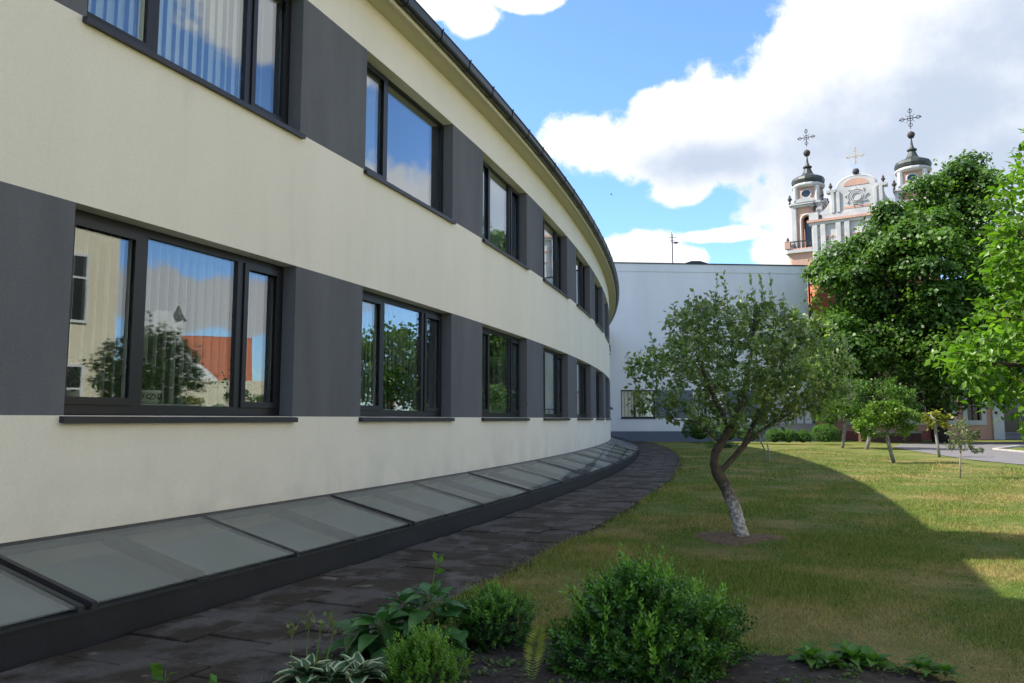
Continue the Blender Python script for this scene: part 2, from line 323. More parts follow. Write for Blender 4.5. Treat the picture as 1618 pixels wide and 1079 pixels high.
M['fern'] = leafmat('fern_leaf', (.16, .21, .025), (.22, .26, .04), (.28, .28, .07), .35, .5, .25, 6)
M['herb2'] = leafmat('clover_leaf', (.05, .10, .02), (.08, .14, .03), (.14, .18, .07), .3, .5, .3, 6)
M['stem'] = mat('green_stem', (.07, .12, .025), (.10, .14, .04), scale=10, rough=.6)
M['houseplant'] = leafmat('houseplant_leaf', (.03, .08, .02), (.06, .13, .03), (.12, .2, .06), .3, .4, .4, 3)
def hostamat():
    m, nt, p, o = newmat('variegated_leaf'); N, L = nt.nodes, nt.links
    a = N.new('ShaderNodeAttribute'); a.attribute_name = 'edge'
    geo = N.new('ShaderNodeNewGeometry'); n = N.new('ShaderNodeTexNoise'); L.new(geo.outputs['Position'], n.inputs['Vector']); n.inputs['Scale'].default_value = 40
    ad = N.new('ShaderNodeMath'); ad.operation = 'MULTIPLY_ADD'; L.new(n.outputs[0], ad.inputs[0]); ad.inputs[1].default_value = .5; L.new(a.outputs['Fac'], ad.inputs[2])
    cr = N.new('ShaderNodeValToRGB'); L.new(ad.outputs[0], cr.inputs[0]); cr.color_ramp.elements[0].position = .86; cr.color_ramp.elements[1].position = .96
    cr.color_ramp.elements[0].color = (.022, .07, .022, 1); cr.color_ramp.elements[1].color = (.36, .42, .22, 1)
    L.new(cr.outputs[0], p.inputs['Base Color']); setin(p, 'Roughness', .45)
    return m
M['hosta'] = hostamat()
def panemat():
    # dusty sloped glass: part milky film, part mirror, part clear
    m, nt, p, o = newmat('dusty_skylight_glass'); N, L = nt.nodes, nt.links
    setin(p, 'Roughness', .04); setin(p, 'Specular IOR Level', .9)
    geo = N.new('ShaderNodeNewGeometry'); n = N.new('ShaderNodeTexNoise'); L.new(geo.outputs['Position'], n.inputs['Vector']); n.inputs['Scale'].default_value = 1.4; n.inputs['Detail'].default_value = 6
    cr = N.new('ShaderNodeValToRGB'); L.new(n.outputs[0], cr.inputs[0]); cr.color_ramp.elements[0].color = (.19, .205, .20, 1); cr.color_ramp.elements[1].color = (.25, .265, .26, 1); cr.color_ramp.elements[0].position = .35; cr.color_ramp.elements[1].position = .65
    L.new(cr.outputs[0], p.inputs['Base Color'])
    t = N.new('ShaderNodeBsdfTransparent'); t.inputs[0].default_value = (.86, .90, .88, 1)
    setin(p, 'IOR', 1.9)
    ms = N.new('ShaderNodeMixShader'); ms.inputs[0].default_value = .6; L.new(p.outputs[0], ms.inputs[1]); L.new(t.outputs[0], ms.inputs[2]); L.new(ms.outputs[0], o.inputs[0])
    return m
M['pane'] = panemat()

# ------------------------------------------------------------------ mesh helpers
class MB:
    def __init__(s): s.v = []; s.f = []
    def add(s, vs, fs):
        n = len(s.v); s.v += [tuple(v) for v in vs]; s.f += [tuple(i+n for i in f) for f in fs]
    def box(s, x0, x1, y0, y1, z0, z1):
        s.add([(x0, y0, z0), (x1, y0, z0), (x1, y1, z0), (x0, y1, z0), (x0, y0, z1), (x1, y0, z1), (x1, y1, z1), (x0, y1, z1)],
              [(0, 3, 2, 1), (4, 5, 6, 7), (0, 1, 5, 4), (1, 2, 6, 5), (2, 3, 7, 6), (3, 0, 4, 7)]); return s
    def hexa(s, P):       # 8 points: bottom ring 4, top ring 4
        s.add(P, [(0, 3, 2, 1), (4, 5, 6, 7), (0, 1, 5, 4), (1, 2, 6, 5), (2, 3, 7, 6), (3, 0, 4, 7)]); return s
    def prism(s, poly, h0, h1, axis='z'):   # extrude a 2-D polygon (ccw)
        n = len(poly)
        if axis == 'z': P = [(x, y, h0) for x, y in poly] + [(x, y, h1) for x, y in poly]
        else: P = [(x, h0, y) for x, y in poly] + [(x, h1, y) for x, y in poly]
        fs = [tuple(range(n))[::-1], tuple(range(n, 2*n))] + [(i, (i+1) % n, n+(i+1) % n, n+i) for i in range(n)]
        s.add(P, fs); return s
    def tube(s, pts, rad, sides=6, cap=True):
        pts = [Vector(p) for p in pts]; n = len(pts)
        if not hasattr(rad, '__len__'): rad = [rad]*n
        up = Vector((0, 0, 1)); ringv = []
        prev = None
        for i, p in enumerate(pts):
            d = (pts[min(i+1, n-1)]-pts[max(i-1, 0)]); d = d.normalized() if d.length > 0 else up
            if prev is None: a = d.orthogonal().normalized()
            else: a = (prev - d*prev.dot(d)).normalized() if (prev - d*prev.dot(d)).length > 1e-5 else d.orthogonal().normalized()
            prev = a; b = d.cross(a)
            ringv += [p + (a*cos(2*pi*k/sides)+b*sin(2*pi*k/sides))*rad[i] for k in range(sides)]
        fs = []
        for i in range(n-1):
            for k in range(sides):
                k2 = (k+1) % sides; fs.append((i*sides+k, i*sides+k2, (i+1)*sides+k2, (i+1)*sides+k))
        if cap: fs += [tuple(range(sides))[::-1], tuple(range((n-1)*sides, n*sides))]
        s.add(ringv, fs); return s
    def lathe(s, prof, c=(0, 0, 0), sides=16, rot=0, sq=1.0):
        P = []; fs = []; n = len(prof)
        for r, z in prof:
            for k in range(sides):
                a = 2*pi*k/sides+rot; P.append((c[0]+r*cos(a), c[1]+r*sin(a)*sq, c[2]+z))
        for i in range(n-1):
            for k in range(sides):
                k2 = (k+1) % sides; fs.append((i*sides+k, i*sides+k2, (i+1)*sides+k2, (i+1)*sides+k))
        fs += [tuple(range(sides))[::-1], tuple(range((n-1)*sides, n*sides))]
        s.add(P, fs); return s
    def build(s, name, m, parent=None, off=None, smooth=False, bevel=0):
        me = bpy.data.meshes.new(name); V = s.v
        if off is not None: V = [(v[0]-off[0], v[1]-off[1], v[2]-off[2]) for v in V]
        me.from_pydata(V, [], s.f); me.materials.append(m)
        if smooth: me.polygons.foreach_set('use_smooth', [True]*len(me.polygons))
        me.update()
        o = bpy.data.objects.new(name, me); COL.objects.link(o)
        if parent is not None: o.parent = parent
        if bevel:
            md = o.modifiers.new('bevel', 'BEVEL'); md.width = bevel; md.segments = 2; md.limit_method = 'ANGLE'
        return o
def np_mesh(name, V, Fq, m, parent=None, off=None, tint=None, attr='tint', smooth=False):
    """V (n,3), Fq (k, 3 or 4)."""
    V = np.asarray(V, np.float32)
    if off is not None: V = V - np.asarray(off, np.float32)
    k = Fq.shape[1]; me = bpy.data.meshes.new(name)
    me.vertices.add(len(V)); me.vertices.foreach_set('co', V.ravel())
    me.loops.add(Fq.size); me.loops.foreach_set('vertex_index', Fq.ravel().astype(np.int32))
    me.polygons.add(len(Fq)); me.polygons.foreach_set('loop_start', np.arange(0, Fq.size, k, dtype=np.int32))
    me.polygons.foreach_set('loop_total', np.full(len(Fq), k, np.int32))
    if smooth: me.polygons.foreach_set('use_smooth', np.ones(len(Fq), bool))
    me.update(calc_edges=True); me.validate()
    if tint is not None:
        a = me.attributes.new(attr, 'FLOAT', 'POINT'); a.data.foreach_set('value', np.asarray(tint, np.float32))
    me.materials.append(m)
    o = bpy.data.objects.new(name, me); COL.objects.link(o)
    if parent is not None: o.parent = parent
    return o
def tag(o, label=None, cat=None, group=None, kind=None):
    if label: o['label'] = label
    if cat: o['category'] = cat
    if group: o['group'] = group
    if kind: o['kind'] = kind
    return o
def thing(name, label, cat, loc=(0, 0, 0), rz=0, group=None):
    o = bpy.data.objects.new(name, None); COL.objects.link(o); o.location = loc; o.rotation_euler = (0, 0, rz); o.empty_display_size = .2
    return tag(o, label, cat, group)
def inst(me, name, parent=None, loc=(0, 0, 0), rot=(0, 0, 0), scale=(1, 1, 1)):
    o = bpy.data.objects.new(name, me); COL.objects.link(o); o.location = loc; o.rotation_euler = rot; o.scale = scale
    if parent is not None: o.parent = parent
    return o

# ------------------------------------------------------------------ the curved building
R0 = 113.111; CX, CY = -107.707, 49.665
def arc(s, r, z=0.0):
    a = s/R0; return Vector((CX+(R0+r)*cos(a), CY+(R0+r)*sin(a), z))
def ring(mb, s0, s1, r0, r1, z0, z1, step=.6, z0b=None, z1b=None):
    """Curved box between arc positions s0,s1, offsets r0,r1 (from the wall face) and heights; z0b/z1b heights at r1."""
    n = max(1, int(math.ceil((s1-s0)/step))); V = []
    z0b = z0 if z0b is None else z0b; z1b = z1 if z1b is None else z1b
    for i in range(n+1):
        s = s0+(s1-s0)*i/n
        V += [arc(s, r0, z0), arc(s, r1, z0b), arc(s, r1, z1b), arc(s, r0, z1)]
    fs = []
    for i in range(n):
        a = i*4
        for k in range(4): k2 = (k+1) % 4; fs.append((a+k, a+4+k, a+4+k2, a+k2))
    fs += [(0, 1, 2, 3), (n*4+3, n*4+2, n*4+1, n*4)]
    mb.add(V, fs); return mb
ZS1, ZT1 = 1.427, 3.085; ZS2, ZT2 = 4.60, 6.219; ZTOP = 6.88
SA, SB = -64.0, 2.0
L0, PER, WW = -44.95, 4.085, 2.72
NW = 11
bld = thing('curved_building', 'long curved two-storey building with cream and grey stucco bands and a dark gutter', 'building', (CX, CY, 0))
OB = (CX, CY, 0)
mb = MB(); ring(mb, SA, SB, -.4, 0, -.6, ZS1); mb.build('wall', M['cream'], bld, OB)
mb = MB(); ring(mb, SA, SB, -.4, 0, ZT1, ZS2); mb.build('wall', M['cream'], bld, OB)
mb = MB(); ring(mb, SA, SB, -.4, 0, ZT2, ZTOP); mb.build('wall', M['cream'], bld, OB)
for z0, z1 in ((ZS1, ZT1), (ZS2, ZT2)):
    edges = [SA]+[e for i in range(NW) for e in (L0+PER*i, L0+PER*i+WW)]+[SB]
    for a, b in zip(edges[::2], edges[1::2]):
        mb = MB(); ring(mb, a, b, -.4, 0, z0, z1); mb.build('wall_panel', M['grey'], bld, OB)
# eave: soffit, lip, gutter, brackets, roof
mb = MB(); ring(mb, SA, SB, -.4, .30, ZTOP, ZTOP+.012); mb.build('soffit', M['soffit'], bld, OB)
mb = MB(); ring(mb, SA, SB, .282, .312, ZTOP-.022, ZTOP+.10); mb.build('fascia', M['cream'], bld, OB)
def sweep(mb, prof, s0, s1, step=.5):
    n = int((s1-s0)/step); k = len(prof); V = []; fs = []
    for i in range(n+1):
        s = s0+(s1-s0)*i/n; V += [arc(s, r, z) for r, z in prof]
    for i in range(n):
        for j in range(k-1): fs.append((i*k+j, i*k+j+1, (i+1)*k+j+1, (i+1)*k+j))
    mb.add(V, fs)
gp = [(.316, ZTOP+.17)]+[(.385+.068*cos(a), ZTOP+.085-.075*sin(a)) for a in np.linspace(pi, 0, 9)]+[(.453, ZTOP+.165), (.462, ZTOP+.172), (.470, ZTOP+.165), (.462, ZTOP+.158)]
mb = MB(); sweep(mb, gp, SA, SB); g = mb.build('gutter', M['gutter'], bld, OB, smooth=True)
bp = MB(); ga = [(.385+.078*cos(a), ZTOP+.085-.085*sin(a)) for a in np.linspace(pi, 0, 9)]+[(.478, ZTOP+.19)]
pr = [(-.0, 0)]
V = []
for dx in (-.014, .014):
    V += [(dx, 0-r, z) for r, z in ga] + [(dx, -(r-.012 if r > .385 else r+.012), z+.004) for r, z in ga]
k = len(ga); fs = []
for i in range(k-1): fs += [(i, i+1, 2*k+i+1, 2*k+i), (k+i+1, k+i, 3*k+i, 3*k+i+1), (i, k+i, k+i+1, i+1), (2*k+i+1, 3*k+i+1, 3*k+i, 2*k+i)]
bp.add(V, fs); b0 = bp.build('gutter_bracket', M['gutter'], bld)
s = -48.9+.03; first = True
while s < -2:
    a = s/R0; loc = (R0*cos(a), R0*sin(a), 0)
    if first: b0.location = loc; b0.rotation_euler = (0, 0, a+pi/2); first = False
    else: inst(b0.data, 'gutter_bracket', bld, loc, (0, 0, a+pi/2))
    s += 1.035
mb = MB(); ring(mb, SA, SB, -7, .34, ZTOP+1.9, ZTOP+.17, z0b=ZTOP+.13, z1=ZTOP+1.95, z1b=ZTOP+.16) if False else ring(mb, SA, SB, -7, .34, ZTOP+1.9, ZTOP+1.96, z0b=ZTOP+.125, z1b=ZTOP+.155)
ring(mb, SA, SB, -14, -7, ZTOP+.2, ZTOP+.26, z0b=ZTOP+1.9, z1b=ZTOP+1.96)
mb.build('roof', M['roof'], bld, OB)
mb = MB(); ring(mb, SA, SB, -14, -13.6, -.6, ZTOP+.2, step=1.5)
for s in (SA, SB-.4): ring(mb, s, s+.4, -13.6, -.4, -.6, ZTOP+1.5, step=1)
mb.build('rear_wall', M['cream'], bld, OB)
mb = MB()
for zf, zc in ((.55, 3.35), (3.72, 6.5)):
    ring(mb, SA+.4, SB-.4, -4.8, -4.7, zf, zc, step=1.5)
mb.build('corridor_wall', M['interior'], bld, OB)
mb = MB()
for zf in (.55, 3.72): ring(mb, SA+.4, SB-.4, -13.6, -.4, zf-.2, zf, step=1.5)
mb.build('floor_slab', M['intfloor'], bld, OB)
mb = MB()
for zc in (3.35, 6.5): ring(mb, SA+.4, SB-.4, -13.6, -.4, zc, zc+.1, step=1.5)
mb.build('ceiling', M['interior'], bld, OB)
# unseen blocks added behind the eave; they shape the near shadow on the lawn
mb = MB(); ring(mb, -62, -45.2, -13, -2.6, ZTOP+.2, 12.0, step=1.5); ring(mb, -43.05, -41.75, -7, -2.6, ZTOP+.2, 12.0, step=1.5); mb.build('shadow_block', M['cream'], bld, OB)

# windows: outward is local -Y
def window_meshes(two):
    H = ZT1-ZS1
    fr = MB(); y0, y1 = .17, .24
    fr.box(0, .075, y0, y1, 0, H); fr.box(WW-.075, WW, y0, y1, 0, H); fr.box(.075, WW-.075, y0, y1, H-.075, H); fr.box(.075, WW-.075, y0, y1, 0, .095)
    mull = []
    mm = MB(); mm.box(.76, .86, y0-.004, y1, .095, H-.075); mull.append(mm)
    if not two: mm = MB(); mm.box(2.0, 2.10, y0-.004, y1, .095, H-.075); mull.append(mm)
    def sash(a, b):
        m = MB(); w = .06; c, d = .09, H-.07; ya, yb = y0-.022, y0-.0045
        m.box(a, a+w, ya, yb, c, d); m.box(b-w, b, ya, yb, c, d); m.box(a+w, b-w, ya, yb, c, c+w); m.box(a+w, b-w, ya, yb, d-w, d); return m
    sashes = [sash(.065, .775)] + ([] if two else [sash(2.085, WW-.065)])
    panes = [(.13, .71), (.86, WW-.075 if two else 2.0)] + ([] if two else [(2.15, WW-.13)])
    pm = []
    for a, b in panes:
        m = MB(); m.box(a, b, .195, .215, .095, H-.075); pm.append(m)
    sill = MB(); sill.hexa([(-.035, -.055, -.062), (WW+.035, -.055, -.062), (WW+.035, .17, -.03), (-.035, .17, -.03), (-.035, -.055, -.012), (WW+.035, -.055, -.012), (WW+.035, .17, .016), (-.035, .17, .016)])
    return fr, mull, sashes, pm, sill
WM = {}
for two in (False, True):
    fr, mu, sa, pm, si = window_meshes(two); tmp = []
    def mk(name, m, mt, bev=0):
        o = m.build(name, M[mt]); me = o.data; bpy.data.objects.remove(o); return me
    WM[two] = (mk('window', fr, 'frame'), [mk('mullion', x, 'frame') for x in mu], [mk('sash', x, 'frame') for x in sa], [mk('pane', x, 'glass') for x in pm], mk('sill', si, 'sill'))
sm = MB(); hh = ZT1-ZS1
sm.box(-.062, .062, -.0015, .0015, .02, hh+.1); slat_me = sm.build('blind_slat', M['blind']); tmpo = slat_me; slat_me = slat_me.data; bpy.data.objects.remove(tmpo)
rail = MB(); rail.box(0, WW, -.03, .03, hh+.1, hh+.15); ro = rail.build('blind_rail', M['interior']); rail_me = ro.data; bpy.data.objects.remove(ro)
for fl, z in ((0, ZS1), (1, ZS2)):
    for i in range(NW):
        sL = L0+PER*i; a = (sL+WW/2)/R0; p = arc(sL, 0, z)-Vector(OB)
        two = (fl == 1 and i == 1)
        wme, mus, sas, pas, sil = WM[two]
        w = inst(wme, 'window', bld, p, (0, 0, a+pi/2))
        for me in mus: inst(me, 'mullion', w)
        for me in sas: inst(me, 'sash', w)
        for me in pas: inst(me, 'pane', w)
        inst(sil, 'sill', w)
        if i < 5:
            inst(rail_me, 'blind_rail', w, (0, .52, 0))
            rr = random.Random(fl*31+i); x = .08
            openang = {(0, 0): 62, (1, 0): 28, (0, 1): 50, (1, 1): 70, (0, 2): 75, (1, 2): 55}.get((fl, i), 60)
            gap0, gap1 = {(0, 0): (9, 9), (0, 2): (.9, 2.2), (1, 1): (1.2, 3)}.get((fl, i), (9, 9))
            while x < WW-.05:
                if not (gap0 < x < gap1):
                    inst(slat_me, 'blind_slat', w, (x, .52, 0), (0, 0, radians(openang+rr.uniform(-7, 7))))
                x += .112
inst(WM[False][4], 'sill', None) if False else None

# ------------------------------------------------------------------ skylight strip at the wall foot
sky = thing('skylight_strip', 'sloping strip of dusty glass skylights along the foot of the curved wall', 'skylight', (CX, CY, 0))
ZI, ZO, WO = .505, .228, 1.146
mb = MB(); ring(mb, -56, -1.0, WO-.115, WO, -.3, ZO-.012, step=.5); mb.build('curb', M['curb'], sky, OB)
mb = MB(); ring(mb, -56, -1.0, WO-.135, WO+.012, ZO-.012, ZO+.004, step=.5); mb.build('curb_cap', M['curb'], sky, OB)
mb = MB(); ring(mb, -56, -1.0, .003, .085, ZI-.03, ZI+.03, step=.5, z0b=ZI-.05, z1b=ZI+.0); mb.build('top_rail', M['bar'], sky, OB)
mb = MB(); ring(mb, -56, -1.0, 0.002, WO-.117, .30, .33, step=1, z0b=.10, z1b=.11); mb.build('light_well', M['well'], sky, OB)
zat = lambda r: ZI+.0+(ZO+.012-ZI)*(r-.05)/(WO-.05)
ms = []
s = -55.56
while s < -1.5:
    k = round((s+45.56)/2)
    a0, a1 = s+.03, min(s+1.97, -1.05)
    mb = MB(); V = []
    for (ss, r) in ((a0, .07), (a1, .07), (a1, WO-.03), (a0, WO-.03)):
        V.append(arc(ss, r, zat(r)+.006))
    V2 = [v+Vector((0, 0, .012)) for v in V]
    mb.hexa(V+V2); mb.build('pane', M['pane'], sky, OB)
    bm = MB()
    def bar(mb, s, w, h):
        P = [arc(s-w/2, .05, zat(.05)-.02), arc(s+w/2, .05, zat(.05)-.02), arc(s+w/2, WO-.01, zat(WO)-.012), arc(s-w/2, WO-.01, zat(WO)-.012)]
        mb.hexa(P+[p+Vector((0, 0, .03+h)) for p in P])
    if k % 2 == 0: bar(bm, s-.05, .038, .008); bar(bm, s+.04, .036, .014)
    else: bar(bm, s, .042, .008)
    bm.build('glazing_bar', M['bar'], sky, OB)
    for mid in (1.02,):
        sm2 = MB(); P = [arc(s+mid-.05, .05, zat(.05)-.09), arc(s+mid+.05, .05, zat(.05)-.09), arc(s+mid+.05, WO-.14, zat(WO-.14)-.09), arc(s+mid-.05, WO-.14, zat(WO-.14)-.09)]
        sm2.hexa(P+[p+Vector((0, 0, .075)) for p in P]); sm2.build('support_beam', M['bar'], sky, OB)
    cl = MB(); P = arc(s+.9, WO-.05, 0); 
    ring(cl, s+.88, s+1.0, WO-.045, WO-.015, ZO+.0045, ZO+.016, step=1); cl.build('glass_clip', M['bar'], sky, OB)
    s += 2.0

# ------------------------------------------------------------------ ground, path, lawn, road
def sheet(name, poly, z, m, kind='structure', h=None):
    mb = MB(); mb.add([(x, y, z) for x, y in poly], [tuple(range(len(poly)))]); o = mb.build(name, m); tag(o, kind=kind); return o
def ground():
    # one sheet to the horizon, opened where the light well sinks into it is not needed: the sheet runs round the building foot
    n = 60; V = []; fs = []
    ins = [arc(SA+(SB-SA)*i/n, WO-.1, -.012) for i in range(n+1)]
    V += ins
    outp = []
    for i, p in enumerate(ins):
        t = i/n; outp.append(Vector((900, -900+1800*t, -.012)))
    V += outp
    for i in range(n): fs.append((i, n+1+i, n+2+i, i+1))
    b = len(V); V += [Vector((-900, -900, -.012)), Vector((-900, 900, -.012))]
    fs += [(b, n+1, 0), (b, 0, n, b+1)] if False else []
    mb = MB(); mb.add(V, fs)
    mb.add([(-900, -900, -.012), (900, -900, -.012), ins[0]], [(0, 1, 2)])
    mb.add([ins[-1], (900, 900, -.012), (-900, 900, -.012)], [(0, 1, 2)])
    mb.add([(-900, -900, -.012), ins[0], ins[-1], (-900, 900, -.012)], [(0, 1, 2, 3)]) if False else None
    rear = [arc(SA+(SB-SA)*i/20, -13.9, -.012) for i in range(21)]
    mb.add([(-900, -900, -.012), ins[0], rear[0]], [(0, 1, 2)])
    mb.add([(-900, 900, -.012), rear[-1], ins[-1]], [(0, 1, 2)])
    mb.add([(-900, -900, -.012)]+rear+[(-900, 900, -.012)], [tuple(range(23))])
    o = mb.build('ground', M['lawn']); tag(o, kind='structure')
ground()
PI_, PO = WO+.012, 2.675
mb = MB(); ring(mb, -60, 1.5, PI_-.02, PO, -.1, .004, step=.5); path = mb.build('path', M['dirt']); tag(path, kind='structure')
slabm = MB(); rr = random.Random(3)
slabm.box(-.238, .238, -.243, .243, -.03, .018); so_ = slabm.build('paving_slab', M['slab'])
md = so_.modifiers.new('b', 'BEVEL'); md.width = .006; md.segments = 1
dg = bpy.context.evaluated_depsgraph_get(); sme = bpy.data.meshes.new_from_object(so_.evaluated_get(dg)); sme.name = 'paving_slab'; bpy.data.objects.remove(so_)
rowr = [PI_+.02+.245, PI_+.02+.245+.492, PI_+.02+.245+.984]
cnt = 0
for row, r in enumerate(rowr):
    s = -49.9 + [0, .17, .03][row]
    while s < -6.2:
        a = s/R0; p = arc(s, r, .012+rr.uniform(-.006, .006))
        o = inst(sme, 'paving_slab', path, p, (rr.gauss(0, .007), rr.gauss(0, .007), a+pi/2+rr.gauss(0, .006)), (1, 1, 1)); cnt += 1
        s += .486
rest = MB()
for s0, s1 in ((-56, -50.2), (-6.0, 1.3)):
    for r in rowr:
        s = s0
        while s < s1: ring(rest, s, s+.476, r-.24, r+.24, -.02, .026+rr.uniform(-.004, .004), step=1); s += .488
ro = rest.build('paving_slabs', M['slab'], path); tag(ro, kind='stuff')
# the turf: sheet with gentle unevenness from path edge outwards
def lawn_z(x, y):
    r = np.hypot(x-CX, y-CY)-R0; e = np.clip((r-PO+.02)/.25, 0, 1)
    return e*(.030+.010*np.sin(x*1.7+y*.6)*np.sin(y*1.1)+.004*np.sin(x*4.1)*np.cos(y*3.3))
def lawn():
    ss = np.linspace(-58, -2.5, 140); rs = np.concatenate([np.linspace(PO-.02, PO+6, 30), np.linspace(PO+6.5, PO+17, 20)])
    V = []
    for s in ss:
        for r in rs:
            p = arc(s, r); V.append((p.x, p.y, lawn_z(p.x, p.y)))
    n, k = len(ss), len(rs)
    Fq = np.array([(i*k+j, i*k+j+1, (i+1)*k+j+1, (i+1)*k+j) for i in range(n-1) for j in range(k-1)])
    o = np_mesh('lawn', V, Fq, M['lawn'], smooth=True); tag(o, kind='structure'); return o
lawn()
road_l = [(60, 13), (22, 14), (17, 18), (15.2, 22.8), (15.3, 26), (17.3, 34), (18.6, 38), (21, 42), (26, 45.0), (60, 46.5)]
road_r = [(60, 42.0), (30, 41.2), (25.0, 38.5), (21.3, 34.5), (20.2, 29), (21.5, 23), (26, 19), (60, 17.5)]
sheet('road', road_l[::1]+road_r, .050, M['asphalt'])
k0 = MB()
for a, b in zip(road_r[1:-1], road_r[2:]):
    d = Vector((b[0]-a[0], b[1]-a[1], 0)); ln = d.length; d.normalize(); nn = Vector((-d.y, d.x, 0)); q = 0
    while q < ln-.1:
        e = min(q+1.0, ln)-.02; A = Vector((a[0], a[1], 0))+d*q; B = Vector((a[0], a[1], 0))+d*e
        k0.hexa([A, B, B+nn*.15, A+nn*.15]+[v+Vector((0, 0, .11)) for v in (A, B, B+nn*.15, A+nn*.15)]); q += 1.0
ko = k0.build('road_kerb', M['stone']); tag(ko, kind='structure')
# planting bed in the foreground
bedp = [(-1.24, 4.15), (-1.08, 4.62), (-.82, 5.0), (.15, 4.85), (.6, 4.95), (1.2, 4.74), (1.5, 4.60), (1.9, 4.50), (2.15, 4.36), (2.3, 4.1), (2.3, 2.5), (-1.85, 2.5)]
V = []; fs = []
def bed():
    mb = MB(); g = 60
    xs = np.linspace(-1.9, 4.2, 100); ys = np.linspace(2.6, 5.15, 50)
    def inside(x, y):
        r = False; j = len(bedp)-1
        for i in range(len(bedp)):
            xi, yi = bedp[i]; xj, yj = bedp[j]
            if (yi > y) != (yj > y) and x < (xj-xi)*(y-yi)/(yj-yi)+xi: r = not r
            j = i
        return r
    rr = random.Random(5); idx = {}; V = []; fs = []
    for i, x in enumerate(xs):
        for j, y in enumerate(ys):
            idx[i, j] = len(V); V.append((x, y, .052+.014*rr.random()+.012*sin(x*5)*cos(y*6)))
    for i in range(len(xs)-1):
        for j in range(len(ys)-1):
            if inside((xs[i]+xs[i+1])/2, (ys[j]+ys[j+1])/2): fs.append((idx[i, j], idx[i+1, j], idx[i+1, j+1], idx[i, j+1]))
    mb.add(V, fs); o = mb.build('planting_bed', M['soil']); tag(o, kind='structure')
bed()
TB = gnd(1175, 855)
def mulch():
    V = [(TB.x, TB.y, .06)]; n = 30; rr = random.Random(4); fs = []
    for q, (rad, z) in enumerate(((.16, .062), (.36, .052), (.55, .02))):
        for k in range(n):
            a = 2*pi*k/n; r = rad*(1+.25*sin(a*3+1)+.1*rr.uniform(-1, 1)); V.append((TB.x-.05+r*cos(a)*1.0, TB.y+r*sin(a)*.8, z+.012*rr.random()))
    for k in range(n):
        k2 = (k+1) % n; fs.append((0, 1+k, 1+k2))
        for q in (0, 1): fs.append((1+q*n+k, 1+(q+1)*n+k, 1+(q+1)*n+k2, 1+q*n+k2))
    mb = MB(); mb.add(V, fs); o = mb.build('bare_earth', M['mulch']); tag(o, kind='structure')
mulch()

# ------------------------------------------------------------------ foliage tools
LEAF_V = np.array([(0, 0, 0), (-.30, .45, .07), (.30, .45, .07), (0, .5, -.01), (0, 1, -.06)], float)
LEAF_F = np.array([(0, 3, 1), (0, 2, 3), (1, 3, 4), (3, 2, 4)])
QL_V = np.array([(0, 0, 0), (-.36, .5, .08), (0, 1, -.02), (.36, .5, .08)], float)
QL_F = np.array([(0, 3, 2, 1)])
def frames(D, Nn):
    """rotation matrices with local y = D and local z near Nn"""
    D = D/np.linalg.norm(D, axis=1, keepdims=True)
    X = np.cross(D, Nn); X /= np.linalg.norm(X, axis=1, keepdims=True)+1e-9
    Z = np.cross(X, D); return np.stack([X, D, Z], axis=2)
def scatter(P, D, Nn, size, TV, TF):
    Rm = frames(D, Nn); V = np.einsum('nij,kj->nki', Rm, TV)*size[:, None, None]+P[:, None, :]
    n = len(P); k = len(TV); Fq = (TF[None]+(np.arange(n)*k)[:, None, None]).reshape(-1, TF.shape[1])
    return V.reshape(-1, 3), Fq
def leaves_obj(name, P, size, m, parent, off, TV=LEAF_V, TF=LEAF_F, out=None, up=.6, droop=.0, tint=None, rnd=rng):
    n = len(P); D = rnd.normal(size=(n, 3)); 
    if out is not None: D = D*.7+out*1.0
    D[:, 2] -= droop
    Nn = rnd.normal(size=(n, 3))*.75+np.array([0, 0, up*1.6])
    sz = size*rnd.uniform(.65, 1.25, n); V, Fq = scatter(P, D, Nn, sz, TV, TF)
    t = rnd.random(n) if tint is None else np.clip(tint+rnd.normal(0, .18, n), 0, 1)
    o = np_mesh(name, V, Fq, m, parent, off, np.repeat(t, len(TV)))
    o['kind'] = 'stuff'; return o
def colonize(nodes, parents, A, step, infl, kill, iters=60, trop=(0, 0, .1)):
    nodes = [np.array(p, float) for p in nodes]; parents = list(parents); A = A.copy()
    for _ in range(iters):
        if len(A) == 0: break
        Nn = np.array(nodes); d = np.linalg.norm(A[:, None]-Nn[None], axis=2); j = d.argmin(1); dm = d.min(1)
        ok = dm < infl
        if not ok.any(): infl *= 1.5; continue
        new = []
        for q in np.unique(j[ok]):
            v = A[ok & (j == q)]-Nn[q]; v = (v/np.linalg.norm(v, axis=1, keepdims=True)).sum(0)+np.array(trop)+rng.normal(0, .12, 3)
            l = np.linalg.norm(v)
            if l < 1e-6: continue
            p = Nn[q]+v/l*step; new.append((q, p))
        for q, p in new: nodes.append(p); parents.append(int(q))
        Nn = np.array(nodes[-len(new):]) if new else Nn
        if new:
            d = np.linalg.norm(A[:, None]-Nn[None], axis=2).min(1); A = A[d > kill]
        if len(nodes) > 4000: break
    return np.array(nodes), parents
def polyskel(polys):
    """polylines: list of (parent_ref or None, [points]); ref = (poly index, point index)"""
    nodes = []; par = []; ids = []
    for ref, pts in polys:
        cur = []; prev = -1 if ref is None else ids[ref[0]][ref[1]]
        for p in pts: nodes.append(p); par.append(prev); prev = len(nodes)-1; cur.append(prev)
        ids.append(cur)
    return nodes, par
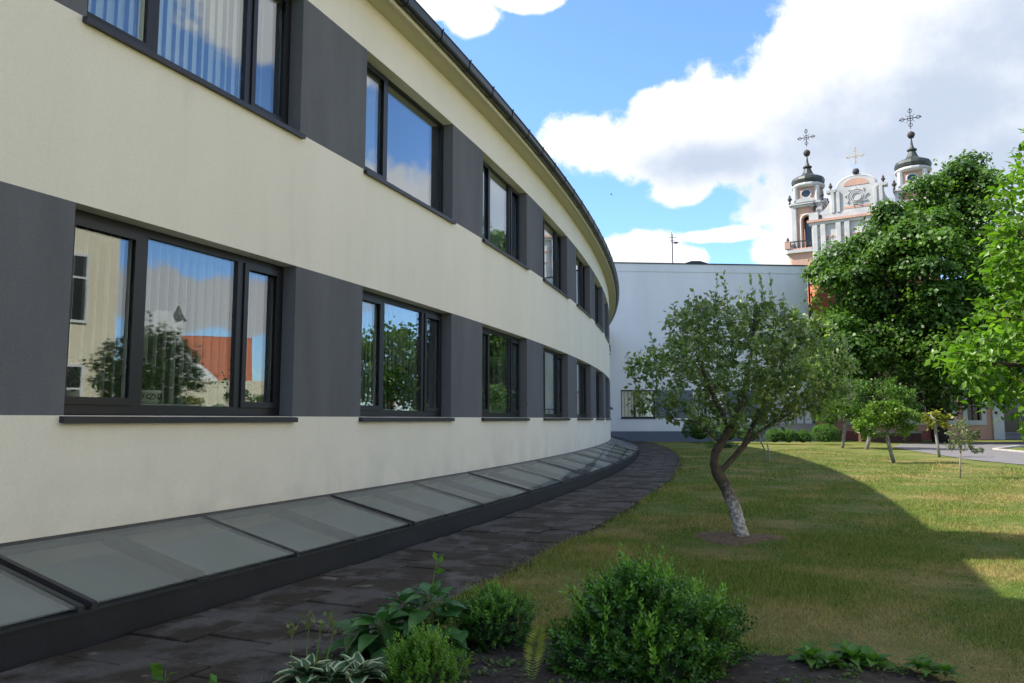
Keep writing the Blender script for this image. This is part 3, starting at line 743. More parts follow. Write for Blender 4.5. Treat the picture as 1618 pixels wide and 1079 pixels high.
def branch_mesh(nodes, par, tip, expo, base_r=None, sides=6, taper=1.5):
    n = len(nodes); kids = [[] for _ in range(n)]
    for i, p in enumerate(par):
        if p >= 0: kids[p].append(i)
    rad = np.zeros(n)
    for i in sorted(range(n), key=lambda i: -i):
        rad[i] = max(tip, sum(rad[k]**expo for k in kids[i])**(1/expo)) if kids[i] else tip
    if base_r: rad = tip*.8+np.maximum(0, (rad-tip)/(rad[0]-tip))**taper*(base_r-tip*.8)
    chains = []; 
    starts = [(0, None)] if par[0] < 0 else []
    stack = [(i, -1) for i in range(n) if par[i] < 0]
    while stack:
        i, p = stack.pop(); ch = ([p] if p >= 0 else [])+[i]; cur = i
        while kids[cur]:
            ks = sorted(kids[cur], key=lambda k: -rad[k]); stack += [(k, cur) for k in ks[1:]]; cur = ks[0]; ch.append(cur)
        chains.append(ch)
    thick, thin = MB(), MB()
    for ch in chains:
        if len(ch) < 2: continue
        rr = [rad[c] for c in ch]
        if ch[0] == par[ch[1]] and len(ch) > 1: rr[0] = min(rad[ch[0]], rr[1]*1.25)
        mb = thick if (max(rr) > base_r*.33 if base_r else True) else thin
        mb.tube([nodes[c] for c in ch], rr, sides if mb is thick else 4)
    return thick, thin, rad, kids
def blobs_points(bl, n, shell=0.0, rnd=rng):
    """points in a union of ellipsoids [(c, r)], pushed towards the shell"""
    bl = [(np.array(c, float), np.array(r, float)) for c, r in bl]; vol = np.array([np.prod(r) for c, r in bl]); vol /= vol.sum()
    out = []
    for (c, r), f in zip(bl, vol):
        k = int(n*f)+1; d = rnd.normal(size=(k, 3)); d /= np.linalg.norm(d, axis=1, keepdims=True)
        q = rnd.random(k)**(1/3); q = shell+(1-shell)*q; out.append(c+d*q[:, None]*r)
    return np.concatenate(out)
def clump_leaves(bl, nc, nl, cr, lsize, m, root, base, rnd=rng):
    C = blobs_points(bl, nc, .55); n = nc*nl; C = C[:nc] if len(C) >= nc else C
    ci = rnd.integers(0, len(C), n); rad = cr*rnd.uniform(.6, 1.35, len(C)); tt = rnd.normal(.45, .16, len(C))
    d = rnd.normal(size=(n, 3)); d /= np.linalg.norm(d, axis=1, keepdims=True); d[:, 2] = np.where(rnd.random(n) < .7, np.abs(d[:, 2]), d[:, 2])
    lump = 1+.25*np.sin(d[:, 0]*5+ci)*np.cos(d[:, 1]*6+ci*2)
    q = rnd.uniform(.62, 1.08, n)*lump; P = C[ci]+d*(q*rad[ci])[:, None]*np.array([1, 1, .62])
    P[:, 2] -= .12*np.abs(d[:, 0]*q)*rad[ci]
    D = np.cross(d, rnd.normal(size=(n, 3)))+d*.35; D[:, 2] -= .35
    Nn = d*1.0+np.array([0, 0, .7])+rnd.normal(0, .38, (n, 3)); sz = lsize*rnd.uniform(.6, 1.3, n)
    V, Fq = scatter(P, D, Nn, sz, QL_V, QL_F); t = np.clip(tt[ci]+rnd.normal(0, .15, n)+.12*(q-.85), 0, 1)
    o = np_mesh('crown', V, Fq, m, root, base, np.repeat(t, 4)); o['kind'] = 'stuff'; return o
def make_tree(name, label, cat, polys, bl, natt, step, infl, kill, tip, expo, base_r, bark, leafm, nleaf, lsize, lspread, group=None, TV=LEAF_V, TF=LEAF_F, trop=(0, 0, .15), trunkmat=None, shell=.25, up=.6, droop=0, tipr=1.6, ntint=True, sides=8, extra=None, trunk_z=None, singles=0, clump=.6, lobes=None):
    base = Vector(polys[0][1][0]); root = thing(name, label, cat, base, group=group)
    nodes, par = polyskel(polys); ns = len(nodes)
    nodes, par = colonize(nodes, par, blobs_points(bl, natt, shell), step, infl, kill, trop=trop)
    thick, thin, rad, kids = branch_mesh(nodes, par, tip, expo, base_r, sides)
    thick.build('trunk', trunkmat or bark, root, base, smooth=True)
    if thin.v: o = thin.build('branches', bark, root, base, smooth=True); o['kind'] = 'stuff'
    cand = np.array([i for i in range(ns, len(nodes)) if (not kids[i]) or (not kids[kids[i][0]]) or (kids[i] and not kids[kids[i][0]]) or rad[i] < tip*1.1]); 
    if extra is not None: pass
    ctr = np.mean([b[0] for b in bl], axis=0)
    wt = (.03+rng.random(len(cand))**clump); wt /= wt.sum(); ci = rng.choice(cand, nleaf, p=wt); P = nodes[ci]+rng.normal(0, lspread, (nleaf, 3))
    out = nodes[ci]-np.array([nodes[par[i]] if par[i] >= 0 else nodes[i] for i in ci]); out = out/(np.linalg.norm(out, axis=1, keepdims=True)+1e-6)
    ct = rng.random(len(nodes)); tint = ct[ci]*.7+.15 if ntint else None
    if singles:
        # the leaves that show largest are objects of their own, sharing a few meshes
        dist = np.linalg.norm(P-np.array([0, 0, CAMZ]), axis=1); px = P[:, 0]/P[:, 1]
        inview = np.where(px < .66)[0]; near = inview[np.argsort(dist[inview])[:singles]]
        tm = []
        for q in range(5):
            o = np_mesh('leaf', LEAF5_V*1.0, LEAF5_F, leafm, None, None, np.full(len(LEAF5_V), .15+.18*q)); tm.append(o.data); bpy.data.objects.remove(o)
        for q, k in enumerate(near):
            D = Vector(rng.normal(size=3)*.6+out[k]); D.z -= droop; Nn = Vector(rng.normal(size=3)*.6+np.array([0, 0, 1.0]))
            Y = D.normalized(); X = Y.cross(Nn).normalized(); Z = X.cross(Y); Rm = Matrix((X, Y, Z)).transposed()
            inst(tm[q % 5], 'leaf', root, Vector(P[k])-base, Rm.to_euler(), (lsize*rng.uniform(.75, 1.2),)*3)
        keep = np.ones(nleaf, bool); keep[near] = False; P = P[keep]; out = out[keep]; tint = tint[keep] if tint is not None else None
    if lobes: clump_leaves(bl, *lobes, lsize, leafm, root, base)
    if nleaf: leaves_obj('crown' if not lobes else 'inner_leaves', P, lsize, leafm, root, base, TV, TF, out, up, droop, tint)
    return root
# a fuller leaf for the ones seen close
def leaf5(nu=5, wmax=.30, fold=.10, curl=.18, edge=None, point=1.0):
    V = []; E = []; fs = []
    for i in range(nu+1):
        t = i/nu; w = wmax*(sin(pi*min(1, t**.8))**.8 if 0 < t < 1 else 0.012)*(1-.25*t); z = -curl*t*t
        for q in (-1, -.5, 0, .5, 1): V.append((w*q, t, z+fold*abs(q)*w/wmax+.015*sin(t*17)*abs(q))); E.append(abs(q))
    for i in range(nu):
        for q in range(4): a = i*5+q; fs.append((a, a+1, a+6, a+5))
    return np.array(V), np.array(fs), np.array(E)
LEAF5_V, LEAF5_F, _e = leaf5(4, .30, .08, .15)

# box / conifer-like shrub built of sprigs
def sprig(n=6, ll=.34, w=.60):
    V = []; fs = []
    for i in range(n):
        z = .15+.85*i/(n-1); sc = ll*(1-.35*i/(n-1))
        for s_ in (0, 1):
            a = (i % 2)*pi/2+s_*pi+.3*i; dx, dy = cos(a), sin(a); px_, py_ = -dy, dx; b = len(V)
            tip = (dx*sc*.8, dy*sc*.8, z+sc*.75)
            V += [(0, 0, z), (dx*sc*.45+px_*sc*w*.5, dy*sc*.45+py_*sc*w*.5, z+sc*.3), tip, (dx*sc*.45-px_*sc*w*.5, dy*sc*.45-py_*sc*w*.5, z+sc*.3)]
            fs.append((b, b+1, b+2, b+3))
    V = np.array(V); V = V[:, [0, 2, 1]]; return V, np.array(fs)
SPV, SPF = sprig()
def shrub(name, label, cat, bl, n, size, m, group=None, up=.5, base=None, stems=True, core=True, rag=.12, kindmat=None, rnd=rng, shoots=0):
    base = Vector(base if base is not None else (bl[0][0][0], bl[0][0][1], 0)); root = thing(name, label, cat, base, group=group)
    P = []; O = []; T = []
    area = np.array([r[0]*r[2] for c, r in bl]); area = area/area.sum()
    for (c, r), f in zip(bl, area):
        k = int(n*f); d = rnd.normal(size=(k, 3)); d /= np.linalg.norm(d, axis=1, keepdims=True); d[:, 2] = np.where(d[:, 2] < -.5, -d[:, 2], d[:, 2])
        lump = 1+rag*np.sin(d[:, 0]*7+c[0]*3)*np.cos(d[:, 1]*6+1)*1.0+rag*.8*np.sin(d[:, 2]*9+d[:, 0]*5)
        q = np.where(rnd.random(k) < .72, rnd.uniform(.88, 1.02, k), rnd.uniform(.45, .9, k))
        P.append(np.array(c)+d*(q*lump)[:, None]*np.array(r)); O.append(d+np.array([0, 0, up])); T.append(np.clip((q-.7)*1.6+rnd.normal(0, .2, k)+.25*d[:, 2], 0, 1))  # tint carries painted shading: lighter outward and on top, darker in the gaps
    P = np.concatenate(P); O = np.concatenate(O); T = np.concatenate(T); keep = P[:, 2] > .03; P, O, T = P[keep], O[keep], T[keep]
    # drop what lies deep inside another lobe
    ins = np.zeros(len(P), bool)
    for c, r in bl:
        ins |= (((P-np.array(c))/np.array(r))**2).sum(1) < .45
    P, O, T = P[~ins], O[~ins], T[~ins]
    D = O/np.linalg.norm(O, axis=1, keepdims=True)+rnd.normal(0, .33, P.shape)
    V, Fq = scatter(P-D/np.linalg.norm(D, axis=1, keepdims=True)*size*.6, D, rnd.normal(size=P.shape), size*rnd.uniform(.7, 1.3, len(P)), SPV, SPF)
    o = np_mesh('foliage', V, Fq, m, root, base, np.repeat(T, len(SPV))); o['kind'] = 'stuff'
    if shoots:
        k = shoots; c, r = bl[0]; d = rnd.normal(size=(k, 3)); d[:, 2] = np.abs(d[:, 2])+.3; d /= np.linalg.norm(d, axis=1, keepdims=True)
        bi = rnd.integers(0, len(bl), k); Pc = np.array([bl[i][0] for i in bi])+d*np.array([bl[i][1] for i in bi])*.95
        V, Fq = scatter(Pc, d*.6+rnd.normal(0, .25, d.shape)+[0, 0, .8], rnd.normal(size=d.shape), size*rnd.uniform(1.3, 2.2, k), SPV*np.array([.62, 1, .62]), SPF)
        o = np_mesh('new_shoots', V, Fq, m, root, base, np.repeat(np.clip(rnd.normal(.9, .15, k), 0, 1), len(SPV))); o['kind'] = 'stuff'
    if stems:
        st = MB()
        for (c, r) in bl:
            for q in range(14):
                d = rnd.normal(size=3); d[2] = abs(d[2])+.3; d /= np.linalg.norm(d); e = np.array(c)+d*np.array(r)*.85; b = np.array([base.x, base.y, .02])+rnd.normal(0, .03, 3)*[1, 1, 0]
                mid = (b+e)/2+rnd.normal(0, .03, 3); st.tube([b, mid, e], [.008, .006, .003], 4)
        o = st.build('stems', M['bark'], root, base); o['kind'] = 'stuff'
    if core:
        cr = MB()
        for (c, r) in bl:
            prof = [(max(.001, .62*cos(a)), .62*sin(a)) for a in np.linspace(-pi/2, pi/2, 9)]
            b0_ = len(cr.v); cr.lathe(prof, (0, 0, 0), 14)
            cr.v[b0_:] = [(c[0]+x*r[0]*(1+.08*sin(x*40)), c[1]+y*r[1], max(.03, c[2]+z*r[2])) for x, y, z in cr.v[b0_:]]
        o = cr.build('dark_core', kindmat or M['hedgedark'], root, base, smooth=True)  # solid core added to block the view through, coloured dark like inner shade
    return root
M['hedgedark'] = mat('shrub_core_dark', (.012, .026, .008), (.020, .040, .012), scale=25, rough=.95, bump=1, bscale=80, fine=.4)
# ------------------------------------------------------------------ places and things
# ------------------------------------------------------------------ white building closing the view
fA = Vector((5.0, 47.92, 0)); FR = atan2(1.0, 13.0)
wb = thing('white_building', 'plain white flat-roofed building behind the small apple tree, with a dark cap and grey plinth', 'building', fA, FR)
FW, FH = 14.05, 11.2
def fbx(name, m, x0, x1, y0, y1, z0, z1, parent=wb):
    return MB().box(x0, x1, y0, y1, z0, z1).build(name, M[m], parent)
ox = [(1.78, 3.95), (6.3, 8.5)]
mb = MB(); z0, z1 = 1.45, 3.2
mb.box(-1, FW, 0, .35, .64, z0); mb.box(-1, FW, 0, .35, z1, FH-.5)
xs = [-1]+[e for o in ox for e in o]+[FW]
for a, b in zip(xs[::2], xs[1::2]): mb.box(a, b, 0, .35, z0, z1)
mb.build('wall', M['white'], wb)
mb = MB(); mb.box(-1, FW-.01, .36, 12, .0, FH-.3); mb.build('wall', M['white'], wb) if False else None
mb = MB(); mb.box(FW-.35, FW, .35, 12, .64, FH-.5); mb.box(-1, FW-.35, 11.65, 12, 0, FH-.5); mb.build('side_wall', M['white'], wb)
fbx('plinth', 'plinth', -1, FW+.012, .018, 12.01, -.3, .64)
fbx('parapet', 'white', -1, FW+.03, -.03, 12.03, FH-.5, FH)
mb = MB(); mb.box(-1, FW+.07, -.07, 12.07, FH, FH+.07); mb.build('roof_cap', M['capmetal'], wb)
fbx('panel', 'plinth', 3.96, 6.29, -.004, .02, 1.45, 3.2)
fbx('panel', 'plinth', 8.51, 10.7, -.004, .02, 1.45, 3.2)
fbx('floor_slab', 'intfloor', -1, FW-.36, .36, 11.6, .645, .8)
fbx('corridor_wall', 'interior', -1, FW-.36, 4, 4.1, .8, 6)
for a, b in ox:
    w = MB(); w.box(a, a+.08, .12, .2, z0, z1); w.box(b-.08, b, .12, .2, z0, z1); w.box(a+.08, b-.08, .12, .2, z0, z0+.09); w.box(a+.08, b-.08, .12, .2, z1-.08, z1); w.box(a+.82, a+.95, .115, .2, z0+.09, z1-.08)
    wo = w.build('window', M['frame'], wb)
    MB().box(a+.08, a+.82, .15, .165, z0+.09, z1-.08).build('pane', M['glass'], wo); MB().box(a+.95, b-.08, .15, .165, z0+.09, z1-.08).build('pane', M['glass'], wo)
    MB().box(a-.04, b+.04, -.06, .12, z0-.04, z0).build('sill', M['sill'], wo)
    for q in range(9):
        MB().box(a+.12+q*.23, a+.27+q*.23, .4, .41, z0, z1).build('blind_slat', M['blind'], wo)
# outside stair with a rail
st = thing('outside_stair', 'grey outside stair with metal railing against the white building, behind the clipped bushes', 'stairs', fA+Vector((9.7, -.4, 0)), FR)
mb = MB()
for q in range(7): mb.box(.0+q*.28, .28+q*.28+(2.0 if q == 6 else 0), -.2, .9, 0 if q == 0 else .0, .16*(q+1))
mb.build('steps', M['greyhouse'], st)
for y in (-.16, .86):
    mb = MB(); mb.tube([(.05, y, 1.05), (1.9, y, 2.05), (3.9, y, 2.05)], .025); 
    for q in range(8): mb.tube([(.05+q*.53, y, min(1.12, .1+q*.3)), (.05+q*.53, y, min(2.05, 1.05+q*.285))], .018, 5)
    mb.build('railing', M['iron'], st)
# roof furniture
an = thing('antenna', 'thin mast with a small dish antenna on the roof of the white building', 'antenna', at(1063, 419, 52))
mb = MB(); mb.tube([(0, 0, -1.5), (0, 0, 2.15)], .035); mb.tube([(-.03, 0, 1.55), (-.03, 0, 2.3)], .02); mb.tube([(-.25, 0, 1.95), (.3, 0, 1.95)], .018); mb.tube([(-.2, 0, 1.7), (.22, 0, 1.7)], .018); mb.build('mast', M['capmetal'], an)
mb = MB(); mb.lathe([(.02, -.03), (.12, 0), (.2, .06), (.2, .07), (.1, .02)], (.22, -.1, 1.5), 10); mb.build('dish', M['greyhouse'], an)
MB().tube([(FW+.1, -.02, .05), (FW+.1, -.02, FH-.1)], .06, 8).build('downpipe', M['capmetal'], wb)
rl = thing('roof_hatch', 'dark low pitched roof light on the roof of the white building', 'roof light', at(1100, 421, 53.5)-Vector((0, 0, .6)))
MB().prism([(-1.5, 0), (1.5, 0), (1.5, .62), (.3, 1.0), (-.3, 1.0), (-1.5, .62)], 0, 2.2, 'y').build('hood', M['capmetal'], rl)
MB().box(-1.2, -.2, -.02, -.005, .3, .6).build('pane', M['darkpane'], rl)

# ------------------------------------------------------------------ pink building behind the big tree, grey house beside it
PY = 53.0
pk = thing('pink_building', 'pink rendered building with white window surrounds behind the big tree', 'building', (20.4, PY, 0))
X1 = at(1580, 600, PY).x-20.4
def pxr(px, y=PY): return (px-809)/F*y-20.4
def pz(py): return at(1400, py, PY).z
wins = [(pxr(1437), pxr(1459), pz(664), pz(620)), (pxr(1487), pxr(1500), pz(664), pz(620)), (pxr(1525), pxr(1547), pz(664), pz(620)), (pxr(1340), pxr(1352), pz(664), pz(620)), (pxr(1390), pxr(1402), pz(664), pz(620))]
wins.sort()
mb = MB(); zz0, zz1 = wins[0][2], wins[0][3]
mb.box(0, X1, 0, .5, .0, zz0); mb.box(0, X1, 0, .5, zz1, 8.2)
xs = [0]+[e for w in wins for e in w[:2]]+[X1]
for a, b in zip(xs[::2], xs[1::2]): mb.box(a, b, 0, .5, zz0, zz1)
mb.box(0, .5, .5, 10, 0, 8.2); mb.box(X1-.5, X1, .5, 10, 0, 8.2); mb.build('wall', M['pink'], pk)
MB().prism([(-.4, 8.2), (X1+.4, 8.2), (X1-1, 11), (1, 11)], -.5, 10, 'y').build('roof', M['redtile'], pk)
MB().box(-.01, pxr(1475), -.06, -.002, 0, pz(681)).build('plinth', M['darkpink'], pk)
MB().box(pxr(1564), X1+.05, -.10, -.002, 0, 8.19).build('corner_pilaster', M['trimwhite'], pk)
MB().tube([(pxr(1468.5), -.14, 0.05), (pxr(1468.5), -.14, 8.1)], .1, 8).build('downpipe', M['brown'], pk)
for a, b, c, d in wins:
    w = MB(); t = .32; w.box(a-t, a, -.05, -.002, c-t, d+t); w.box(b, b+t, -.05, -.002, c-t, d+t); w.box(a, b, -.05, -.002, c-t, c); w.box(a, b, -.05, -.002, d, d+t)
    wo = w.build('window', M['trimwhite'], pk)
    MB().box(a, b, .2, .22, c, d).build('pane', M['darkpane'], wo)
    g = MB(); g.box((a+b)/2-.03, (a+b)/2+.03, .16, .198, c, d)
    for q in (1, 2): g.box(a, b, .165, .196, c+(d-c)*q/3-.02, c+(d-c)*q/3+.02)
    g.build('glazing_bars', M['brown'], wo)
MB().box(pxr(1534), pxr(1543), -.02, -.003, pz(692), pz(680)).build('vent', M['darkpane'], pk)
gh = thing('grey_house', 'grey rendered house right of the pink building at the picture edge', 'house', (20.4+X1+.1, PY+.6, 0))
mb = MB(); mb.box(0, 9, 0, 8, 0, 7.4); mb.build('wall', M['greyhouse'], gh)
MB().prism([(-.4, 7.4), (9.4, 7.4), (4.5, 10.2)], -.4, 8.4, 'y').build('roof', M['redtile'], gh)
for q, (a, b, c, d) in enumerate([(.35, 1.35, .5, 2.2), (.3, 1.5, 3.1, 5.0), (3.4, 4.6, .5, 2.2), (3.4, 4.6, 3.1, 5.0), (6.2, 7.4, 3.1, 5.0)]):
    w = MB(); t = .12; w.box(a-t, a, -.05, -.002, c-t, d+t); w.box(b, b+t, -.05, -.002, c-t, d+t); w.box(a, b, -.05, -.002, c-t, c); w.box(a, b, -.05, -.002, d, d+t)
    wo = w.build('window', M['greyhouse'], gh); MB().box(a, b, -.02, -.003, c, d).build('pane', M['darkpane'], wo)
mb = MB(); mb.box(-.01, 9.01, -.08, -.002, 2.55, 2.7); mb.build('string_course', M['greyhouse'], gh)
tw = thing('terrace_wall', 'low brown terrace wall with a pale top right of the clipped bushes', 'wall', (20.9, 46.5, 0))
MB().box(0, 3.6, 0, .35, 0, .55).build('wall', M['brown'], tw); MB().box(-.05, 3.65, -.06, .41, .55, .66).build('coping', M['stone'], tw)

# ------------------------------------------------------------------ baroque church
TL = at(1275, 400, 98); TL.z = 0; TR = at(1443, 400, 91.5); TR.z = 0
CR = atan2(TR.y-TL.y, TR.x-TL.x); CD = (TR-TL).length
ch = thing('baroque_church', 'white and pink baroque church with two domed towers rising behind the tree', 'church', TL+Vector((.5, 0, -.75)), CR)
def chamf(h, c, x=0, y=0): return [(x-h, y-h+c), (x-h+c, y-h), (x+h-c, y-h), (x+h, y-h+c), (x+h, y+h-c), (x+h-c, y+h), (x-h+c, y+h), (x-h, y+h-c)]
def urn(x, y, z, s=1):
    u = MB(); u.lathe([(.22*s, 0), (.22*s, .12*s), (.09*s, .2*s), (.12*s, .35*s), (.34*s, .7*s), (.30*s, .85*s), (.14*s, .95*s), (.2*s, 1.1*s), (.1*s, 1.25*s), (.02*s, 1.45*s)], (x, y, z), 10)
    u.build('urn', M['urn'], ch, smooth=True)
def cross(x, y, z, s, m):
    c = MB(); c.tube([(x, y, z-1.2*s), (x, y, z+1.0*s)], .035*s+.01, 5); c.tube([(x-.95*s, y, z), (x+.95*s, y, z)], .04*s+.01, 5)
    def ringt(cx, cz, r, t=.03): c.tube([(cx+r*cos(a), y, cz+r*sin(a)) for a in np.linspace(0, 2*pi, 11)], t*s+.008, 4, cap=False)
    for dx, dz in ((-.8, 0), (.8, 0), (0, .85), (0, -.75)): ringt(x+dx*s, z+dz*s, .2*s)
    ringt(x, z, .3*s)
    for a in (pi/4, 3*pi/4, 5*pi/4, 7*pi/4): c.tube([(x+.3*s*cos(a), y, z+.3*s*sin(a)), (x+.62*s*cos(a), y, z+.62*s*sin(a))], .02*s+.008, 4)
    c.lathe([(.02, -.12*s), (.13*s, 0), (.02, .12*s)], (x, y, z), 8)
    for dx, dz in ((-1.05, 0), (1.05, 0), (0, 1.1)): c.lathe([(.02, -.09*s), (.09*s, 0), (.02, .09*s)], (x+dx*s, y, z+dz*s), 6)
    return c.build('cross', M[m], ch)
for tx in (0, CD):
    def P_(poly, a, b, name, m): return MB().prism(poly, a, b).build(name, M[m], ch)
    P_(chamf(2.25, .3, tx), 0, 23.2, 'tower_base', 'churchpink')
    P_(chamf(2.6, .3, tx), 23.2, 23.6, 'cornice', 'churchwhite'); P_(chamf(2.45, .3, tx), 23.601, 23.8, 'cornice', 'churchpink')
    # belfry storey with arched openings: four piers, arch heads
    bz0, bz1, h, o_ = 23.8, 29.2, 1.68, .58
    pr = MB()
    for sx in (-1, 1):
        for sy in (-1, 1): 
            x0, x1 = sorted((tx+sx*o_, tx+sx*h)); y0, y1 = sorted((sy*o_, sy*h)); pr.box(x0, x1, y0, y1, bz0, bz1)
    for ang in range(4):      # arch heads
        n = 8; pts = [(o_*cos(a), 27.5+o_*sin(a)) for a in np.linspace(0, pi, n)]
        for (xa, za), (xb, zb) in zip(pts[:-1], pts[1:]):
            q = [(xb, za if False else zb), (xa, za), (xa, bz1), (xb, bz1)]
            P4 = [(x, d, z) for d in (-h, -h+.6) for x, z in q]
            R_ = [(x*cos(ang*pi/2)-y*sin(ang*pi/2)+tx, x*sin(ang*pi/2)+y*cos(ang*pi/2), z) for x, y, z in P4]; pr.add(R_, [(0, 1, 2, 3), (7, 6, 5, 4), (0, 4, 5, 1), (1, 5, 6, 2), (2, 6, 7, 3), (3, 7, 4, 0)])
    pr.build('belfry', M['churchpink'], ch)
    MB().box(tx-.5, tx+.5, -.5, .5, bz0, bz1).build('belfry_core', M['darkpane'], ch)  # plain dark box filling the middle of the belfry
    for sx in (-1, 1):
        for sy in (-1, 1):
            MB().prism(chamf(.36, .08, tx+sx*(h-.12), sy*(h-.12)), bz0, bz1).build('pilaster', M['churchwhite'], ch)
    for ang in range(4):
        tr = MB(); pts = [((o_+.14)*cos(a), 27.5+(o_+.14)*sin(a)) for a in np.linspace(0, pi, 9)]; pts = [(o_+.14, bz0)]+pts+[(-o_-.14, bz0)]
        tr.tube([(x*cos(ang*pi/2)+(h+.03)*sin(ang*pi/2)+tx, x*sin(ang*pi/2)-(h+.03)*cos(ang*pi/2), z) for x, z in pts], .13, 5); tr.build('arch_moulding', M['churchwhite'], ch)
    P_(chamf(1.98, .35, tx), bz1, bz1+.3, 'cornice', 'churchwhite'); P_(chamf(2.15, .35, tx), bz1+.3, bz1+.55, 'cornice', 'churchwhite')
    # curved little gables above the cornice
    for ang in range(4):
        q = [(1.2*cos(a), 29.75+.62*sin(a)) for a in np.linspace(0, pi, 9)]
        P4 = [(x, d, z) for d in (-2.2, -1.7) for x, z in q]; n = len(q)
        R_ = [(x*cos(ang*pi/2)-y*sin(ang*pi/2)+tx, x*sin(ang*pi/2)+y*cos(ang*pi/2), z) for x, y, z in P4]
        g = MB(); g.add(R_, [tuple(range(n)), tuple(range(2*n-1, n-1, -1))]+[(i, n+i, n+(i+1) % n, (i+1) % n) for i in range(n)]); g.build('tower_gable', M['churchwhite'], ch)
    MB().lathe([(1.95, 29.7), (1.95, 31.9)], (tx, 0, 0), 4, pi/4).build('drum', M['churchpink'], ch)
    for k in range(4):
        a = k*pi/2+pi/4; MB().lathe([(.34, 29.7), (.32, 31.9)], (tx+1.85*cos(a), 1.85*sin(a), 0), 8).build('pilaster', M['churchwhite'], ch)
    for k in range(4):
        a = k*pi/2; ca, sa_ = cos(a), sin(a); R1 = 1.40
        rg = MB(); rg.tube([(tx+(R1+.03)*sa_+.62*cos(t)*ca, -(R1+.03)*ca+.62*cos(t)*sa_, 31.0+.56*sin(t)) for t in np.linspace(0, 2*pi, 17)], .10, 5, cap=False)
        oc = rg.build('oculus', M['churchwhite'], ch)
        dk = MB(); n = 16; rim = [(tx+(R1+.02)*sa_+.60*cos(t)*ca, -(R1+.02)*ca+.60*cos(t)*sa_, 31.0+.54*sin(t)) for t in np.linspace(0, 2*pi, n, endpoint=False)]
        rim2 = [(x+.12*-sa_, y+.12*ca, z) for x, y, z in rim]; dk.add(rim+rim2, [tuple(range(n)), tuple(range(2*n-1, n-1, -1))]+[(i, n+i, n+(i+1) % n, (i+1) % n) for i in range(n)]); dk.build('pane', M['darkpane'], oc)
    for sx in (-1, 1):
        for sy in (-1, 1): urn(tx+sx*1.95, sy*1.95, 29.76, .85); urn(tx+sx*2.3, sy*2.3, 24.0, .95)
    MB().lathe([(1.85, 31.85), (2.05, 32.1), (2.05, 32.3), (1.85, 32.45)], (tx, 0, 0), 16).build('cornice', M['churchwhite'], ch)
    dm = MB(); dm.lathe([(1.75, 32.4), (2.0, 32.55), (2.08, 32.9), (1.95, 33.25), (1.5, 33.5), (1.0, 33.68), (.7, 33.95), (.5, 34.4), (.38, 34.75), (.56, 34.8), (.56, 34.95), (.3, 35.05), (.16, 35.5), (.08, 36.2), (.06, 36.5)], (tx, 0, 0), 16); dm.build('dome', M['dome'], ch, smooth=False)
    MB().lathe([(.05, -.45), (.28, -.38), (.42, -.12), (.44, .05), (.34, .3), (.1, .42), (.05, .5)], (tx, 0, 36.8), 12).build('finial_ball', M['urn'], ch, smooth=True)
    cross(tx, 0, 38.9, 1.0 if tx == 0 else 1.1, 'iron')
    bl_ = MB()
    for q in range(9): bl_.lathe([(.05, 0), (.1, .3), (.05, .8)], (tx-1.9+q*.475, -2.45, 23.8), 5)
    bl_.box(tx-2.5, tx+2.5, -2.52, -2.38, 24.6, 24.72); bl_.build('balustrade', M['iron'], ch)
    for sx in (-1, 1):
        for sy in (-1, 1): MB().box(tx+sx*2.3-.35, tx+sx*2.3+.35, sy*2.3-.3, sy*2.3+.3, 23.8, 24.75).build('pedestal', M['churchpink'], ch)
C0, C1 = .7, CD-.7; CM = CD/2; FY = -2.6
MB().box(C0, C1, FY, 0, 0, 26.4).build('front_wall', M['churchwhite'], ch)
MB().box(1, CD-1, 0, 34, 0, 22).build('nave', M['churchwhite'], ch)
MB().prism([(.6, 22), (CD-.6, 22), (CD/2, 27)], 0, 34, 'y').build('roof', M['redtile'], ch)
MB().box(C0-.25, C1+.25, FY-.25, .1, 26.4, 26.75).build('cornice', M['churchwhite'], ch)
MB().box(C0-.45, C1+.45, FY-.45, .2, 26.751, 27.05).build('cornice', M['churchpink'], ch)
for x in (C0+.45, C0+1.4, CM-2.2, CM-1.2, CM+1.2, CM+2.2, C1-1.4, C1-.45):
    MB().prism(chamf(.3, .05, x, FY), 0, 26.39).build('pilaster', M['churchwhite'], ch)
# carved frieze: a row of scallops
fz = MB()
for q in range(20): fz.tube([(C0+.5+q*.5+.25*cos(t), FY-.06, 24.6+.3*sin(t)) for t in np.linspace(0, pi, 6)], .06, 4)
for q in range(12): fz.tube([(C0+2.0+q*.6+.22*cos(t), FY-.05, 23.5-.2*sin(t)) for t in np.linspace(0, pi, 6)], .05, 4)
fz.build('frieze', M['churchpink'], ch)
for x0 in (C0-.2, C1-.9): MB().box(x0, x0+1.1, FY-.35, FY+.7, 27.05, 28.0).build('pedestal', M['churchwhite'], ch); urn(x0+.55, FY+.2, 28.0, 1.15)
